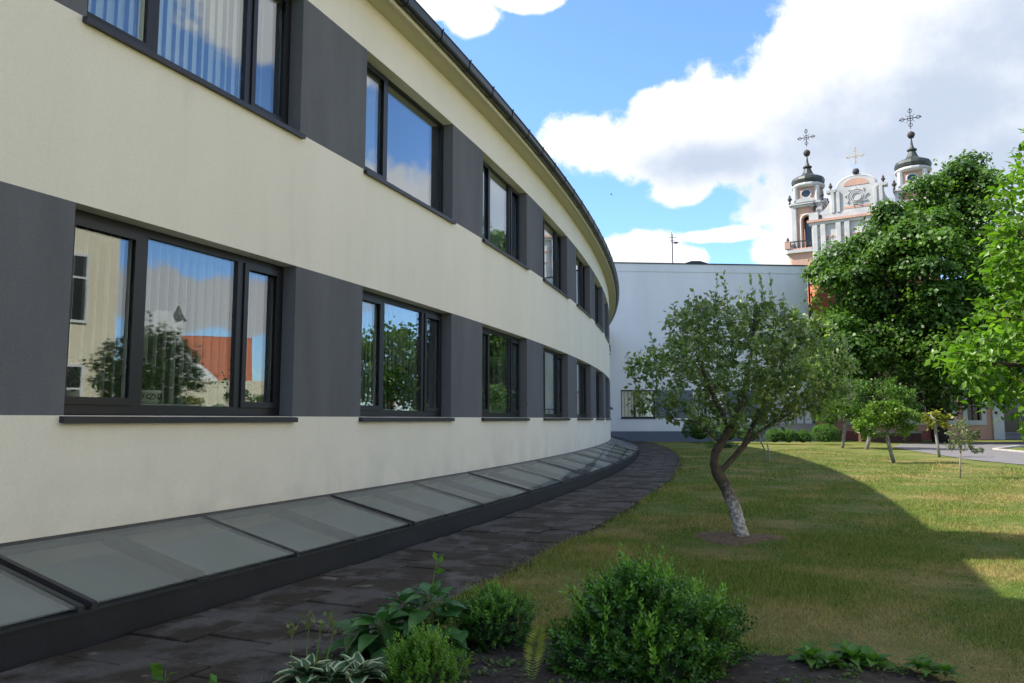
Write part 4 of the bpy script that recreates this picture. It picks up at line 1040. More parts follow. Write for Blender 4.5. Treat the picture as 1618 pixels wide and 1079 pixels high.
# balustrade block and attic with side volutes
MB().box(CM-4.1, CM+4.1, FY-.1, FY+.9, 27.05, 27.7).build('attic_base', M['churchwhite'], ch)
at_ = [(CM-3.0, 27.7), (CM+3.0, 27.7), (CM+3.0, 30.3), (CM+2.5, 30.6)]+[(CM+2.1*cos(a), 30.7+1.25*sin(a)) for a in np.linspace(.15, pi-.15, 14)]+[(CM-2.5, 30.6), (CM-3.0, 30.3)]
MB().prism(at_, FY+.0, FY+.8, 'y').build('attic', M['churchwhite'], ch)
for sx in (-1, 1):
    v = [(CM+sx*3.0, 27.7), (CM+sx*3.0, 30.1)]+[(CM+sx*(3.0+2.2*(1-cos(a))*1.0), 30.1-2.3*sin(a)) for a in np.linspace(.1, pi/2, 8)]+[(CM+sx*5.2, 27.7)]
    if sx < 0: v = v[::-1]
    MB().prism(v, FY+.15, FY+.65, 'y').build('volute', M['churchwhite'], ch)
    MB().box(CM+sx*2.9-.55, CM+sx*2.9+.55, FY-.2, FY+.9, 30.3, 30.62).build('attic_cornice', M['churchwhite'], ch); urn(CM+sx*3.0, FY+.3, 30.62, .75)
    for k in (0, 1): MB().prism(chamf(.2, .04, CM+sx*(2.75-k*.65), FY), 27.72, 30.29).build('pilaster', M['churchwhite'], ch)
cap = MB(); cap.tube([(CM+2.15*cos(a), FY+.3, 30.75+1.3*sin(a)) for a in np.linspace(.1, pi-.1, 16)], .26, 6); cap.build('arch_cornice', M['churchwhite'], ch)
lun = [(CM+1.45*cos(a), 30.85+.85*sin(a)) for a in np.linspace(0, pi, 12)]
MB().prism(lun, FY-.05, FY-.002, 'y').build('lunette', M['churchpink'], ch)
rl_ = MB()
for r in (.75, .55, 1.0): rl_.tube([(CM+r*cos(a), FY-.06, 29.4+r*.95*sin(a)) for a in np.linspace(0, 2*pi, 20)], .06, 4, cap=False)
for q in range(9): a = q*2*pi/9; rl_.tube([(CM+1.0*cos(a), FY-.06, 29.4+1.0*sin(a)), (CM+1.35*cos(a+.25), FY-.08, 29.4+1.25*sin(a+.25))], .07, 4)
rl_.build('relief', M['churchwhite'], ch)
MB().box(CM-1.5, CM+1.5, FY-.03, FY-.0021, 28.0, 28.3).build('relief_band', M['churchpink'], ch)
MB().lathe([(.05, -.45), (.3, -.35), (.42, 0), (.3, .33), (.05, .42)], (CM, FY+.3, 32.6), 12).build('finial_ball', M['urn'], ch, smooth=True)
cross(CM, FY+.3, 34.6, .95, 'gilt')

# ------------------------------------------------------------------ neighbours out of frame that the windows mirror
cy = thing('cream_house', 'pale cream house across the lawn mirrored in the nearest windows', 'house', (11.6, -6, 0))
mb = MB(); mb.box(0, 9, -16, 17.5, 0, 10.4); mb.build('wall', M['cityhouse'], cy)
MB().box(-.45, 9.4, -16.4, 17.9, 10.4, 10.75).build('cornice', M['trimwhite'], cy); MB().box(-.25, 9.2, -16.2, 17.7, 10.0, 10.4).build('cornice', M['cityhouse'], cy)
MB().prism([(-.5, 10.75), (9.5, 10.75), (4.5, 13.0)], -16.4, 17.9, 'y').build('roof', M['redtile'], cy)
for k in range(9):
    for z in (1.0, 3.9, 7.2):
        y = -14.4+k*3.75; w = MB(); w.box(-.05, .01, y, y+.07, z, z+1.8); w.box(-.05, .01, y+1.13, y+1.2, z, z+1.8); w.box(-.05, .01, y+.07, y+1.13, z+1.73, z+1.8); w.box(-.05, .01, y+.07, y+1.13, z, z+.07); w.box(-.05, .01, y+.57, y+.63, z+.07, z+1.73); w.box(-.045, .01, y+.07, y+1.13, z+1.15, z+1.2)
        wo = w.build('window', M['trimwhite'], cy); MB().box(-.02, -.004, y+.07, y+1.13, z+.07, z+1.73).build('pane', M['darkpane'], wo)
rc = thing('red_roofed_church', 'church with a red tiled roof and white gable mirrored in the nearest window', 'church', (83, 47, 0), radians(-65))
MB().box(-4.6, 9.5, 0, 12, 0, 6).build('wall', M['cityhouse'], rc)
def gr(mb, x0, x1, z0, z1, dy=0): mb.hexa([(x0, -.5, z0), (x1, -.5, z0), (x1, 6, z1), (x0, 6, z1), (x0, -.4, z0+.2), (x1, -.4, z0+.2), (x1, 6.1, z1+.2), (x0, 6.1, z1+.2)]); mb.hexa([(x0, 12.5, z0), (x1, 12.5, z0), (x1, 6, z1), (x0, 6, z1), (x0, 12.5, z0+.2), (x1, 12.5, z0+.2), (x1, 6, z1+.2), (x0, 6, z1+.2)])
mb = MB(); gr(mb, -4.5, 4.6, 5.9, 12.0); mb.build('roof', M['redtile'], rc); mb = MB(); gr(mb, 4.62, 10, 4.9, 8.3); mb.build('roof', M['redtile'], rc)
MB().prism([(-.8, 0), (12.8, 0), (12.8, 6), (9, 9.3), (8, 12), (7, 14.6), (5, 14.6), (4, 12), (3, 9.3), (-.8, 6)], -.3, .3, 'y').build('gable', M['trimwhite'], rc)
g_ = rc.children[-1]; g_.rotation_euler = (0, 0, pi/2); g_.location = (-4.8, 0, 0)
MB().prism([(-.8, 6), (12.8, 6), (6, 12.6)], -.2, .2, 'y').build('gable', M['trimwhite'], rc); g_ = rc.children[-1]; g_.rotation_euler = (0, 0, pi/2); g_.location = (4.6, 0, 0)
MB().box(3.8, 5.2, 5.2, 6.8, 12, 14.2).build('turret', M['trimwhite'], rc)
MB().lathe([(1.1, 14.2), (.6, 14.9), (.1, 16)], (4.5, 6, 0), 8).build('turret_roof', M['dome'], rc)

hdg = thing('tall_hedge', 'tall leafy hedge before the red-roofed church, mirrored in the nearest window', 'hedge', (64, 38, 0), radians(-65))
hb = [((64+cos(radians(-65))*t, 38+sin(radians(-65))*t, 1.9+.5*sin(t*1.7)), (1.6, 1.6, 2.2+.5*sin(t*2.3))) for t in np.linspace(-14, 14, 15)]
clump_leaves([(tuple(Vector(c)-Vector((64, 38, 0))), r) for c, r in hb], 90, 130, .9, .3, M['bigleaf'], hdg, (0, 0, 0)).rotation_euler = (0, 0, radians(65))
hs_ = MB(); [hs_.tube([(t, 0, 0), (t, 0, 2.2)], .08, 5) for t in np.linspace(-14, 14, 12)]; o = hs_.build('stems', M['barkbig'], hdg); o['kind'] = 'stuff'

# ------------------------------------------------------------------ small apple tree on the lawn
def tp(px, py, Y): v = at(px, py, Y); return (v.x, v.y, v.z)
Y0 = TB.y
trunk = [(TB.x, Y0, 0)]+[tp(px, py, Y0+dy) for px, py, dy in ((1170, 838, 0), (1160, 800, .0), (1146, 768, .02), (1134, 748, .02))]
left = [tp(px, py, Y0+dy) for px, py, dy in ((1128, 733, -.03), (1130, 715, -.05), (1140, 700, -.06), (1153, 677, -.1), (1166, 650, -.12), (1176, 615, -.1), (1183, 580, -.1), (1190, 545, 0), (1192, 505, .05))]
left2 = [tp(px, py, Y0+dy) for px, py, dy in ((1126, 690, -.2), (1111, 672, -.3), (1090, 664, -.35), (1066, 664, -.4))]
right = [tp(px, py, Y0+dy) for px, py, dy in ((1146, 737, .05), (1160, 722, .1), (1176, 703, .15), (1199, 683, .2), (1222, 668, .3), (1245, 655, .4), (1272, 632, .45), (1295, 600, .5))]
right2 = [tp(px, py, Y0+dy) for px, py, dy in ((1200, 650, .35), (1215, 610, .4), (1235, 575, .45), (1250, 540, .5))]
up3 = [tp(px, py, Y0+dy) for px, py, dy in ((1140, 650, -.2), (1120, 610, -.3), (1105, 570, -.35), (1100, 530, -.35))]
polys = [(None, trunk), ((0, 4), left), ((1, 2), left2), ((0, 4), right), ((3, 2), right2), ((1, 3), up3)]
def bb(px, py, dy, rx, ry, rz): v = at(px, py, Y0+dy); return ((v.x, v.y, v.z), (rx/134., ry, rz/134.))
bl = [bb(1165, 560, 0, 120, .9, 88), bb(1070, 590, -.2, 62, .5, 62), bb(1270, 570, .2, 68, .6, 75), bb(1130, 510, 0, 85, .55, 42), bb(1220, 520, .1, 60, .5, 45), bb(1045, 640, -.3, 42, .35, 30), bb(1200, 640, .3, 95, .6, 32), bb(1315, 590, .3, 38, .35, 45), bb(1300, 640, .3, 40, .35, 28), bb(1020, 600, -.2, 35, .3, 45), bb(1335, 595, .3, 24, .3, 40), bb(1120, 662, -.2, 60, .4, 20), bb(1235, 655, .3, 60, .5, 26), bb(1070, 650, -.3, 50, .35, 22)]
ap = make_tree('apple_tree', 'crooked small apple tree with a pale lime-washed trunk standing in the lawn', 'tree', polys, bl, 1500, .055, .5, .09, .0022, 2.3, .070, M['bark'], M['appleleaf'], 10500, .074, .045, TV=LEAF_V, trunkmat=None, up=.7, tipr=1.5, trop=(0, 0, .12), shell=.2, clump=1.9)
# upright water shoots on top
sh = MB(); P = []
for px, py, h in ((1128, 478, 40), (1150, 470, 35), (1196, 470, 30), (1222, 480, 48), (1060, 520, 40), (1040, 560, 30), (1240, 500, 30), (1266, 515, 30), (1175, 480, 30), (1085, 500, 30), (1330, 560, 24), (1300, 530, 24), (1020, 575, 25), (1010, 620, 15), (1105, 490, 28), (1210, 465, 28)):
    a = Vector(tp(px, py+38, Y0+rng.uniform(-.3, .3))); b = a+Vector((rng.uniform(-.08, .08)-.0, rng.uniform(-.05, .05), (h+38)/134.)); mid = (a+b)/2+Vector((.02, 0, 0)); sh.tube([a, mid, b], [.004, .003, .0015], 4)
    for t in np.linspace(.15, 1, 12): P.append(tuple(a.lerp(b, t)+Vector((0, 0, 0))))
o = sh.build('shoots', M['bark'], ap, TB); o['kind'] = 'stuff'
P = np.repeat(np.array(P), 2, axis=0); leaves_obj('shoot_leaves', P, .068, M['appleleaf'], ap, TB, up=.5, out=np.tile([0, 0, .7], (len(P), 1)), tint=np.full(len(P), .65))
# lime wash: pale lower trunk sleeve of the same shape, just proud of the bark
lw = MB(); lw.tube([Vector(p) for p in trunk[:4]]+[Vector(trunk[3]).lerp(Vector(trunk[4]), .25)], [.092, .078, .073, .071, .070], 14); o = lw.build('lime_wash', M['whitebark'], ap, TB, smooth=True)

# ------------------------------------------------------------------ big old maple
BT = at(1487, 697, 46); BT.z = 0; YB = BT.y
def bp2(px, py, dy=0): v = at(px, py, YB+dy); return (v.x, v.y, v.z)
trunkb = [(BT.x, YB, 0), bp2(1484, 680), bp2(1478, 655), bp2(1473, 620), bp2(1468, 585), bp2(1466, 550)]
polysb = [(None, trunkb), ((0, 3), [bp2(1450, 590, -1), bp2(1420, 560, -1.5), bp2(1390, 530, -2), bp2(1350, 500, -2)]), ((0, 4), [bp2(1490, 545, -.5), bp2(1515, 505, -1), bp2(1535, 460, -1)]), ((0, 5), [bp2(1460, 500), bp2(1462, 450), bp2(1470, 400), bp2(1480, 350), bp2(1490, 300)]),
          ((0, 5), [bp2(1440, 510, -1), bp2(1415, 470, -2), bp2(1395, 430, -2), bp2(1375, 390, -2)]), ((0, 2), [bp2(1455, 630, -2), bp2(1430, 610, -3), bp2(1400, 600, -3)]), ((0, 3), [bp2(1490, 600, -2), bp2(1515, 580, -3), bp2(1545, 575, -3)])]
def bb2(px, py, dy, rx, ry, rz): v = at(px, py, YB+dy); return ((v.x, v.y, v.z), (rx/26.5, ry, rz/26.5))
blb = [bb2(1505, 318, 0, 52, 2.4, 44), bb2(1425, 388, -.5, 66, 3, 52), bb2(1352, 462, -.5, 46, 2.6, 52), bb2(1450, 440, -1, 100, 4, 95), bb2(1535, 350, 0, 45, 2.6, 75), bb2(1560, 470, 0, 80, 3.5, 95), bb2(1340, 530, -1, 50, 2.5, 55), bb2(1400, 560, -1.5, 75, 3, 60), bb2(1480, 550, -2, 70, 3, 75), bb2(1545, 590, -1, 60, 2.5, 45), bb2(1385, 620, -1, 50, 2, 28), bb2(1600, 420, 1, 45, 2.6, 60), bb2(1470, 330, 0, 38, 2, 38), bb2(1405, 375, -.3, 34, 1.8, 30), bb2(1530, 288, 0, 42, 1.8, 30), bb2(1345, 420, -.3, 30, 1.8, 30), bb2(1490, 278, 0, 18, 1.0, 18), bb2(1540, 278, 0, 28, 1.4, 20), bb2(1390, 345, 0, 26, 1.3, 18), bb2(1318, 425, 0, 24, 1.6, 26), bb2(1318, 470, -.5, 40, 2, 50), bb2(1322, 560, -1, 42, 2.2, 55), bb2(1345, 610, -1, 42, 2, 38), bb2(1500, 620, -2, 70, 2.5, 30)]
make_tree('maple_tree', 'large dark green maple with a broad crown hiding part of the church', 'tree', polysb, blb, 2100, .42, 4, .62, .022, 2.2, .48, M['barkbig'], M['bigleaf'], 24000, .25, .32, TV=QL_V, TF=QL_F, trop=(0, 0, .05), shell=.5, up=.9, tipr=1.45, clump=1.1, lobes=(230, 480, 1.0))
# reflected round tree outside the frame
v = Vector((33.5, 41.5, 0))
make_tree('round_tree', 'round green tree beyond the right edge, mirrored in the second window', 'tree', [(None, [(v.x, v.y, 0), (v.x, v.y, 1.5), (v.x+.2, v.y, 3), (v.x, v.y, 4.5)])], [((v.x, v.y, 5.2), (3.9, 3.9, 3.4))], 250, .5, 4, .8, .03, 2.2, .25, M['barkbig'], M['bigleaf'], 9000, .34, .4, TV=QL_V, TF=QL_F)

# ------------------------------------------------------------------ young trees in the sunny lawn
def young(name, label, cat, pts, bl, natt, nleaf, ls, leafm, bark, group, br=.04, Y=None, step=.09, spread=.06, tip=.004):
    make_tree(name, label, cat, [(None, pts)], bl, natt, step, 1.2, step*1.7, tip, 2.2, br, bark, leafm, nleaf, ls, spread, group=group, TV=QL_V, TF=QL_F, tipr=1.6, shell=.2)
def yp(px, py, Y): v = at(px, py, Y); return (v.x, v.y, v.z)
def ybl(px, py, Y, rx, ry, rz, dy=0): v = at(px, py, Y+dy); k = F/Y; return ((v.x, v.y, v.z), (rx/k, ry, rz/k))
G = 'young trees with lime-washed trunks on the sunny lawn'
g = gnd(1413, 733); Y = g.y
young('young_tree', 'young tree with bright leaves and a leaning pale trunk, left of the foremost sapling', 'tree', [(g.x, Y, 0), yp(1407, 712, Y), yp(1402, 692, Y), yp(1400, 672, Y), yp(1402, 655, Y)], [ybl(1380, 668, Y, 34, .5, 20), ybl(1422, 662, Y, 30, .5, 24), ybl(1400, 652, Y, 36, .6, 22), ybl(1365, 680, Y, 20, .4, 14), ybl(1430, 680, Y, 18, .3, 12)], 260, 4200, .095, M['youngleaf'], M['barkthin'], G, .06)
g = gnd(1369, 711); Y = g.y
young('young_tree', 'denser darker young tree right behind the bright leaning one', 'tree', [(g.x, Y, 0), yp(1374, 690, Y), yp(1380, 665, Y), yp(1385, 645, Y)], [ybl(1390, 628, Y, 55, 1.3, 30), ybl(1365, 650, Y, 34, 1, 28), ybl(1430, 640, Y, 26, .9, 28)], 300, 5200, .12, M['bigleaf'], M['barkthin'], G, .09, step=.13, spread=.1)
g = gnd(1331, 709); Y = g.y
young('young_tree', 'young tree with a straight pale trunk just right of the largest clipped bush', 'tree', [(g.x, Y, 0), yp(1333, 690, Y), yp(1336, 668, Y), yp(1337, 645, Y)], [ybl(1335, 640, Y, 36, 1, 24), ybl(1312, 655, Y, 24, .7, 16), ybl(1350, 620, Y, 25, .8, 24)], 260, 4200, .11, M['bigleaf'], M['barkthin'], G, .08, step=.13, spread=.1)
g = gnd(1485, 724); Y = g.y
young('young_tree', 'thin young tree with sparse yellow-green leaves beside the road', 'tree', [(g.x, Y, 0), yp(1481, 700, Y), yp(1478, 680, Y), yp(1477, 665, Y), yp(1470, 655, Y)], [ybl(1470, 662, Y, 14, .3, 12), ybl(1492, 662, Y, 10, .25, 16), ybl(1478, 655, Y, 12, .25, 6)], 40, 330, .14, M['yellowleaf'], M['barkthin'], G, .05)
g = gnd(1517, 757); Y = g.y
young('sapling', 'small thin sapling with grey-green leaves, foremost on the sunny lawn', 'tree', [(g.x, Y, 0), yp(1517, 735, Y), yp(1518, 712, Y), yp(1521, 690, Y), yp(1520, 668, Y)], [ybl(1520, 690, Y, 24, .3, 24), ybl(1510, 705, Y, 20, .25, 10), ybl(1535, 708, Y, 18, .25, 8), ybl(1522, 668, Y, 12, .15, 12)], 160, 900, .055, M['paleleaf'], M['barkthin'], None, .018, step=.05, spread=.03, tip=.0022)
g = gnd(1212, 731); Y = g.y
young('staked_sapling', 'thin forked sapling in the shade just right of the apple tree trunk', 'tree', [(g.x, Y, 0), yp(1209, 712, Y), yp(1203, 700, Y), yp(1200, 688, Y), yp(1200, 670, Y)], [ybl(1203, 668, Y, 14, .3, 14)], 40, 260, .07, M['youngleaf'], M['barkthin'], None, .025)
sk = thing('stake', 'short pale wooden stake beside the forked sapling', 'stake', (g.x+.1, Y, 0)); MB().tube([(0, 0, 0), (-.03, 0, .35), (-.08, 0, .62)], .022, 6).build('post', M['stick'], sk)

# ------------------------------------------------------------------ leafy branches of the near tree at the right edge
def nb(px, py, Y, rx, ry, rz): v = at(px, py, Y); k = F/Y; return ((v.x, v.y, v.z), (rx/k, ry, rz/k))
nt_ = [(5.55, 6.6, 0), (5.5, 6.6, .8), (5.45, 6.6, 1.5), (5.4, 6.6, 2.2), (5.3, 6.6, 3.0)]
npoly = [(None, nt_), ((0, 2), [yp(1700, 590, 6.5), yp(1650, 580, 6.5), yp(1590, 575, 6.4), yp(1530, 570, 6.4)]), ((0, 3), [yp(1700, 450, 6.6), yp(1650, 410, 6.6), yp(1610, 370, 6.6)]), ((0, 3), [yp(1680, 520, 6.3), yp(1630, 510, 6.3), yp(1590, 500, 6.2)])]
nbl = [nb(1570, 565, 6.4, 72, .5, 36), nb(1520, 545, 6.4, 44, .35, 24), nb(1640, 500, 6.5, 80, .6, 70), nb(1650, 370, 6.7, 85, .5, 75), nb(1590, 610, 6.3, 55, .4, 30), nb(1605, 335, 6.6, 32, .25, 45), nb(1660, 250, 6.7, 50, .4, 60), nb(1625, 660, 6.2, 26, .25, 45), nb(1750, 450, 6.6, 90, .7, 200), nb(1600, 430, 6.5, 50, .4, 30), nb(1585, 300, 6.6, 26, .2, 30), nb(1650, 600, 6.4, 70, .5, 60)]
make_tree('leafy_tree', 'sunlit fresh green tree reaching in from the right edge', 'tree', npoly, nbl, 900, .07, .9, .11, .003, 2.3, .09, M['bark'], M['nearleaf'], 9500, .080, .06, TV=LEAF_V, trop=(0, 0, .12), up=.9, tipr=1.5, singles=300)
# tip shoot
# ------------------------------------------------------------------ clipped bushes in front of the white building
HG = 'clipped ball bushes in front of the white building'
def ball(px, py, rpx, Y, label, m='hedgeleaf', el=1.0):
    v = at(px, py, Y); k = F/Y; r = rpx*1.15/k; shrub('clipped_bush', label, 'bush', [((v.x, v.y, max(.9*r*el, r*el*.92)), (r, r, r*el))], int(1500*max(.6, r*r*2.2)), .11, M[m], HG, up=.2, rag=.03, stems=False)
ball(1105, 686, 23, 44.5, 'large dark clipped bush, leftmost of the row before the white building', el=.8)
ball(1150, 690, 17, 43.5, 'clipped bush directly behind the forked trunk of the apple tree', 'hedgeleaf')
ball(1186, 690, 14, 43, 'clipped bush half hidden behind the right limb of the apple tree')
ball(1224, 693, 11.5, 42, 'small round bush, left of the three small ones in the sun')
ball(1246, 693, 11, 42, 'small round bush, middle of the three small ones in the sun')
ball(1269, 693, 10.5, 42, 'smallest round bush, between the middle one and the large wide one')
ball(1304, 691, 19, 41.5, 'largest sunlit clipped bush at the right end of the row', el=.78)
gnd_c = gnd(1110, 704)
shrub('low_shrub', 'low spreading shrub on the lawn edge below the large dark clipped bush', 'shrub', [((gnd_c.x, gnd_c.y-4, .12), (.75, .5, .22))], 500, .09, M['hedgeleaf'], None, rag=.2, stems=False)

# ------------------------------------------------------------------ foreground plants
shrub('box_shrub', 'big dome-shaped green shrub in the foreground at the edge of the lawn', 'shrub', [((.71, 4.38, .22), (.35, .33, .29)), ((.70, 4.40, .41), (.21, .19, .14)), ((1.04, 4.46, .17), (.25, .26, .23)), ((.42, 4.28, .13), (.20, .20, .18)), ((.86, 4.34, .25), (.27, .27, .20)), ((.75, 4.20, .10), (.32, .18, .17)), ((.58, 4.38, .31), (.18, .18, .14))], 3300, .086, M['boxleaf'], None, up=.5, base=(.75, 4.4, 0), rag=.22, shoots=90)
shrub('small_shrub', 'small dark round shrub between the broad-leaved plant and the big shrub', 'shrub', [((-.10, 4.78, .16), (.22, .2, .19))], 1300, .05, M['boxleaf'], None, up=.3, rag=.18, shoots=30)
shrub('bright_shrub', 'small bright green pointed shrub at the bottom edge below the broad-leaved plant', 'shrub', [((-.46, 4.12, .07), (.20, .17, .15)), ((-.46, 4.12, .16), (.11, .1, .10))], 900, .052, M['boxbright'], None, up=.9, rag=.25, shoots=40)
# spiky new shoots over the big shrub
def big_leaf_plant(name, label, cat, crowns, n, L, wmax, mt, tiltr, group=None, attr='tint', stem=True, mesh=None):
    c0 = crowns[0]; root = thing(name, label, cat, (c0[0], c0[1], 0.04), group=group)
    tm = []
    for q in range(4):
        V, Fq, E = mesh if mesh is not None else leaf5(6, wmax, .10, [.22, .35, .15, .45][q])
        V = V.copy(); V[:, 2] = V[:, 2]*[1, 1.3, .8, 1.1][q]
        o = np_mesh('leaf', V, Fq, mt, None, None, np.full(len(V), .2+.2*q) if attr == 'tint' else E, attr, smooth=True); tm.append(o.data); bpy.data.objects.remove(o)
    stm = MB(); rr = np.random.default_rng(int(abs(c0[0]*100))+3)
    for (x, y, z, rad, k) in crowns:
        top = Vector((x-c0[0], y-c0[1], z)); b = Vector((x-c0[0], y-c0[1], 0)) if stem else Vector((x-c0[0], y-c0[1], 0))
        if stem: stm.tube([b, (b+top)/2+Vector((.01, 0, 0)), top], [.012, .010, .006], 6)
        for i in range(k):
            t = i/k; h = z*(1-.78*t) if stem else .02; a = i*2.399+rr.uniform(-.3, .3); tl = radians(tiltr[0]+(tiltr[1]-tiltr[0])*t+rr.uniform(-9, 9)); sc = L*(.50+.55*t**.6)*rr.uniform(.85, 1.12)
            if t < .12: sc *= .7
            pet = rad*(.10+.75*t); d = Vector((cos(a), sin(a), 0)); p0 = Vector((x-c0[0], y-c0[1], h)); p1 = p0+d*pet+Vector((0, 0, pet*.55*(1-t)+.01)) if stem else p0+d*pet*.5+Vector((0, 0, (z)*(1-t*.6)))
            stm.tube([p0, (p0+p1)/2+Vector((0, 0, .008)), p1], .0035, 4)
            Yv = (d*cos(tl)+Vector((0, 0, sin(tl)))).normalized(); Zv = (Vector((0, 0, 1))-Yv*Yv.z).normalized(); roll = rr.normal(0, .25); Xv = Yv.cross(Zv); Xv, Zv = Xv*cos(roll)+Zv*sin(roll), Zv*cos(roll)-Xv*sin(roll)
            inst(tm[i % 4], 'leaf', root, p1, Matrix((Xv, Yv, Zv)).transposed().to_euler(), (sc*rr.uniform(.85, 1.15), sc, sc))
    o = stm.build('stems', M['stem'], root); o['kind'] = 'stuff'
    return root
blp = big_leaf_plant('broad_leaved_plant', 'tall perennial with big pointed dark green leaves beside the path', 'plant', [(-.47, 4.60, .36, .14, 34), (-.74, 4.52, .22, .14, 28), (-.62, 4.66, .29, .14, 26), (-.34, 4.64, .24, .10, 16), (-.86, 4.62, .16, .10, 16)], 40, .20, .36, M['broadleaf'], (50, -35))
tipp = MB(); tipp.tube([(0, 0, .36), (.02, 0, .48), (.035, 0, .53)], [.006, .004, .002], 5); tipp.build('flower_stalk', M['stem'], blp)
P = np.array([(.03, 0, .50), (.045, .01, .52), (.02, 0, .47), (.04, 0, .54), (.05, 0, .50), (.03, 0, .55)])+np.array([-.47, 4.60, .04]); leaves_obj('buds', P, .055, M['herb'], blp, (-.47, 4.60, .04), TV=LEAF_V, up=.3, out=np.tile([0, 0, .8], (6, 1)), tint=np.full(6, .8))
hs = big_leaf_plant('variegated_hosta', 'hosta with white-edged leaves and tall bud stalks at the bottom edge', 'plant', [(-1.04, 4.06, .07, .12, 26), (-.78, 4.08, .06, .13, 26), (-.90, 4.0, .06, .12, 18)], 30, .17, .36, M['hosta'], (60, -8), attr='edge', stem=False)
for x, y, h in ((-1.13, 4.15, .30), (-1.05, 4.18, .33), (-.98, 4.14, .34), (-.93, 4.2, .30)):
    sb = MB(); bx = x+1.02; by = y-4.08; sb.tube([(bx*.5, by*.5, 0), (bx, by, h*.6), (bx+.01, by, h-.04)], [.005, .004, .003], 5); sb.build('bud_stalk', M['stem'], hs)
    P = np.array([(x+rng.uniform(-.02, .02), y, .04+h-.07+k*.012) for k in range(7)]); leaves_obj('buds', P, .05, M['paleleaf'], hs, (-1.02, 4.08, .04), up=.2, out=np.tile([0, 0, 1.2], (7, 1)), tint=np.full(7, .6))
for i, (x, y, h, lab) in enumerate(((-1.50, 3.42, .33, 'leafy sprout poking up at the bottom edge, the left one of two'), (-1.27, 3.42, .28, 'short leafy sprout at the bottom edge, the right one of two'))):
    r = thing('sprout', lab, 'plant', (x, y, 0)); sb = MB(); sb.tube([(0, 0, 0), (.01, 0, h*.5), (.02, 0, h)], [.005, .004, .002], 5); sb.build('stem', M['stem'], r)
    P = np.array([(x+.01, y, h*t) for t in np.linspace(.35, 1, 16)]); leaves_obj('leaves', P, .075, M['herb'], r, (x, y, 0), up=.5, out=rng.normal(size=(16, 3))*[1, 1, .1]+[0, 0, .7])
# fern frond
fr_ = thing('fern_frond', 'yellowing upright fern frond left of the big shrub', 'fern', (.10, 4.12, .04)); V = []; fs = []; sp = MB(); path_ = [Vector((.0, 0, 0)), Vector((.01, 0, .12)), Vector((.025, -.01, .22)), Vector((.05, -.01, .30))]
sp.tube(path_, [.004, .003, .002, .001], 5); sp.build('stem', M['stem'], fr_)
P = []; O = []
for t in np.linspace(.08, 1, 26):
    q = t*3; i = min(2, int(q)); p = path_[i].lerp(path_[i+1], q-i)
    for sx in (-1, 1): P.append(tuple(p+Vector((.10, 4.12, .04)))); O.append((sx*1.0, rng.uniform(-.3, .3), .45))
P = np.array(P); O = np.array(O); n = len(P); szs = .060*np.repeat(np.sin(np.linspace(.35, 3.0, 26)), 2)+.008
V, Fq = scatter(P, O, np.tile([0, -1, .3], (n, 1))+rng.normal(0, .2, (n, 3)), szs, QL_V*np.array([.26, 1, 1]), QL_F); o = np_mesh('leaflets', V, Fq, M['fern'], fr_, (.10, 4.12, .04), np.repeat(rng.random(n), 4)); o['kind'] = 'stuff'
for i, (x, y, s_, lab) in enumerate(((1.66, 4.46, .15, 'low leafy weed in the soil right of the big shrub, left of two close ones'), (1.90, 4.47, .17, 'low leafy weed in the soil right of the big shrub, right of two close ones'), (2.20, 4.30, .12, 'small weed at the bottom edge, furthest right in the soil'))):
    big_leaf_plant('weed', lab, 'plant', [(x, y, .04, .05, 20), (x+.06, y-.13, .04, .05, 14), (x-.03, y-.09, .05, .04, 12)], 16, s_*.72, .34, M['herb'], (62, 5), group='low weeds in the foreground soil', stem=False)
big_leaf_plant('weed', 'small bright weed at the path edge right of the broad-leaved plant', 'plant', [(-.30, 5.05, .03, .04, 12)], 12, .09, .22, M['herb'], (70, 20), group='low weeds in the foreground soil', stem=False)

# ------------------------------------------------------------------ plants standing behind the windows
def pot_plant(sv, r, h, foliage, n, ls, label, potm='pot', fl=0, pat=False, inset=-.40):
    z = ZS1 if fl == 0 else ZS2; p = arc(sv, inset, z+.112); g = thing('potted_plant', label, 'potted plant', p)
    MB().lathe([(r*.75, 0), (r*.95, h*.3), (r, h*.8), (r*1.06, h*.86), (r*1.06, h), (r*.92, h), (r*.9, h*.9)], (0, 0, 0), 20).build('pot', M[potm], g, smooth=True)
    if pat:
        pm = MB()
        for q in range(8):
            a = q*pi/4
            pm.tube([((r*1.0)*cos(a+.3*cos(t)), (r*1.0)*sin(a+.3*cos(t)), h*.52+h*.2*sin(t)) for t in np.linspace(0, 2*pi, 13)], .004, 4, cap=False)
            pm.tube([((r*1.0)*cos(a+t*.12), (r*1.0)*sin(a+t*.12), h*.5+t*.02) for t in np.linspace(-1, 1, 5)], .005, 4)
        pm.build('pot_pattern', M['potline'], g)
    P = np.array([p.x, p.y, p.z+h])+foliage[0]+rng.normal(size=(n, 3))*foliage[1]; P[:, 2] = np.maximum(P[:, 2], p.z+h*.9)
    st = MB(); 
    for q in P[::max(1, n//14)]: st.tube([(0, 0, h*.8), ((q[0]-p.x)*.5, (q[1]-p.y)*.5, (h+q[2]-p.z)*.5+.03), (q[0]-p.x, q[1]-p.y, q[2]-p.z)], .003, 4)
    o = st.build('stems', M['stem'], g); o['kind'] = 'stuff'
    leaves_obj('leaves', P, ls, M['houseplant'], g, p, up=.6)
A = np.array
shelf = thing('window_shelf', 'inner window shelf behind the nearest lower window carrying pots', 'shelf', arc(L0+WW/2, -.40, ZS1))
sb_ = MB(); ring(sb_, L0, L0+WW, -.56, -.245, ZS1+.07, ZS1+.11); sb_.build('board', M['interior'], shelf, arc(L0+WW/2, -.40, ZS1))
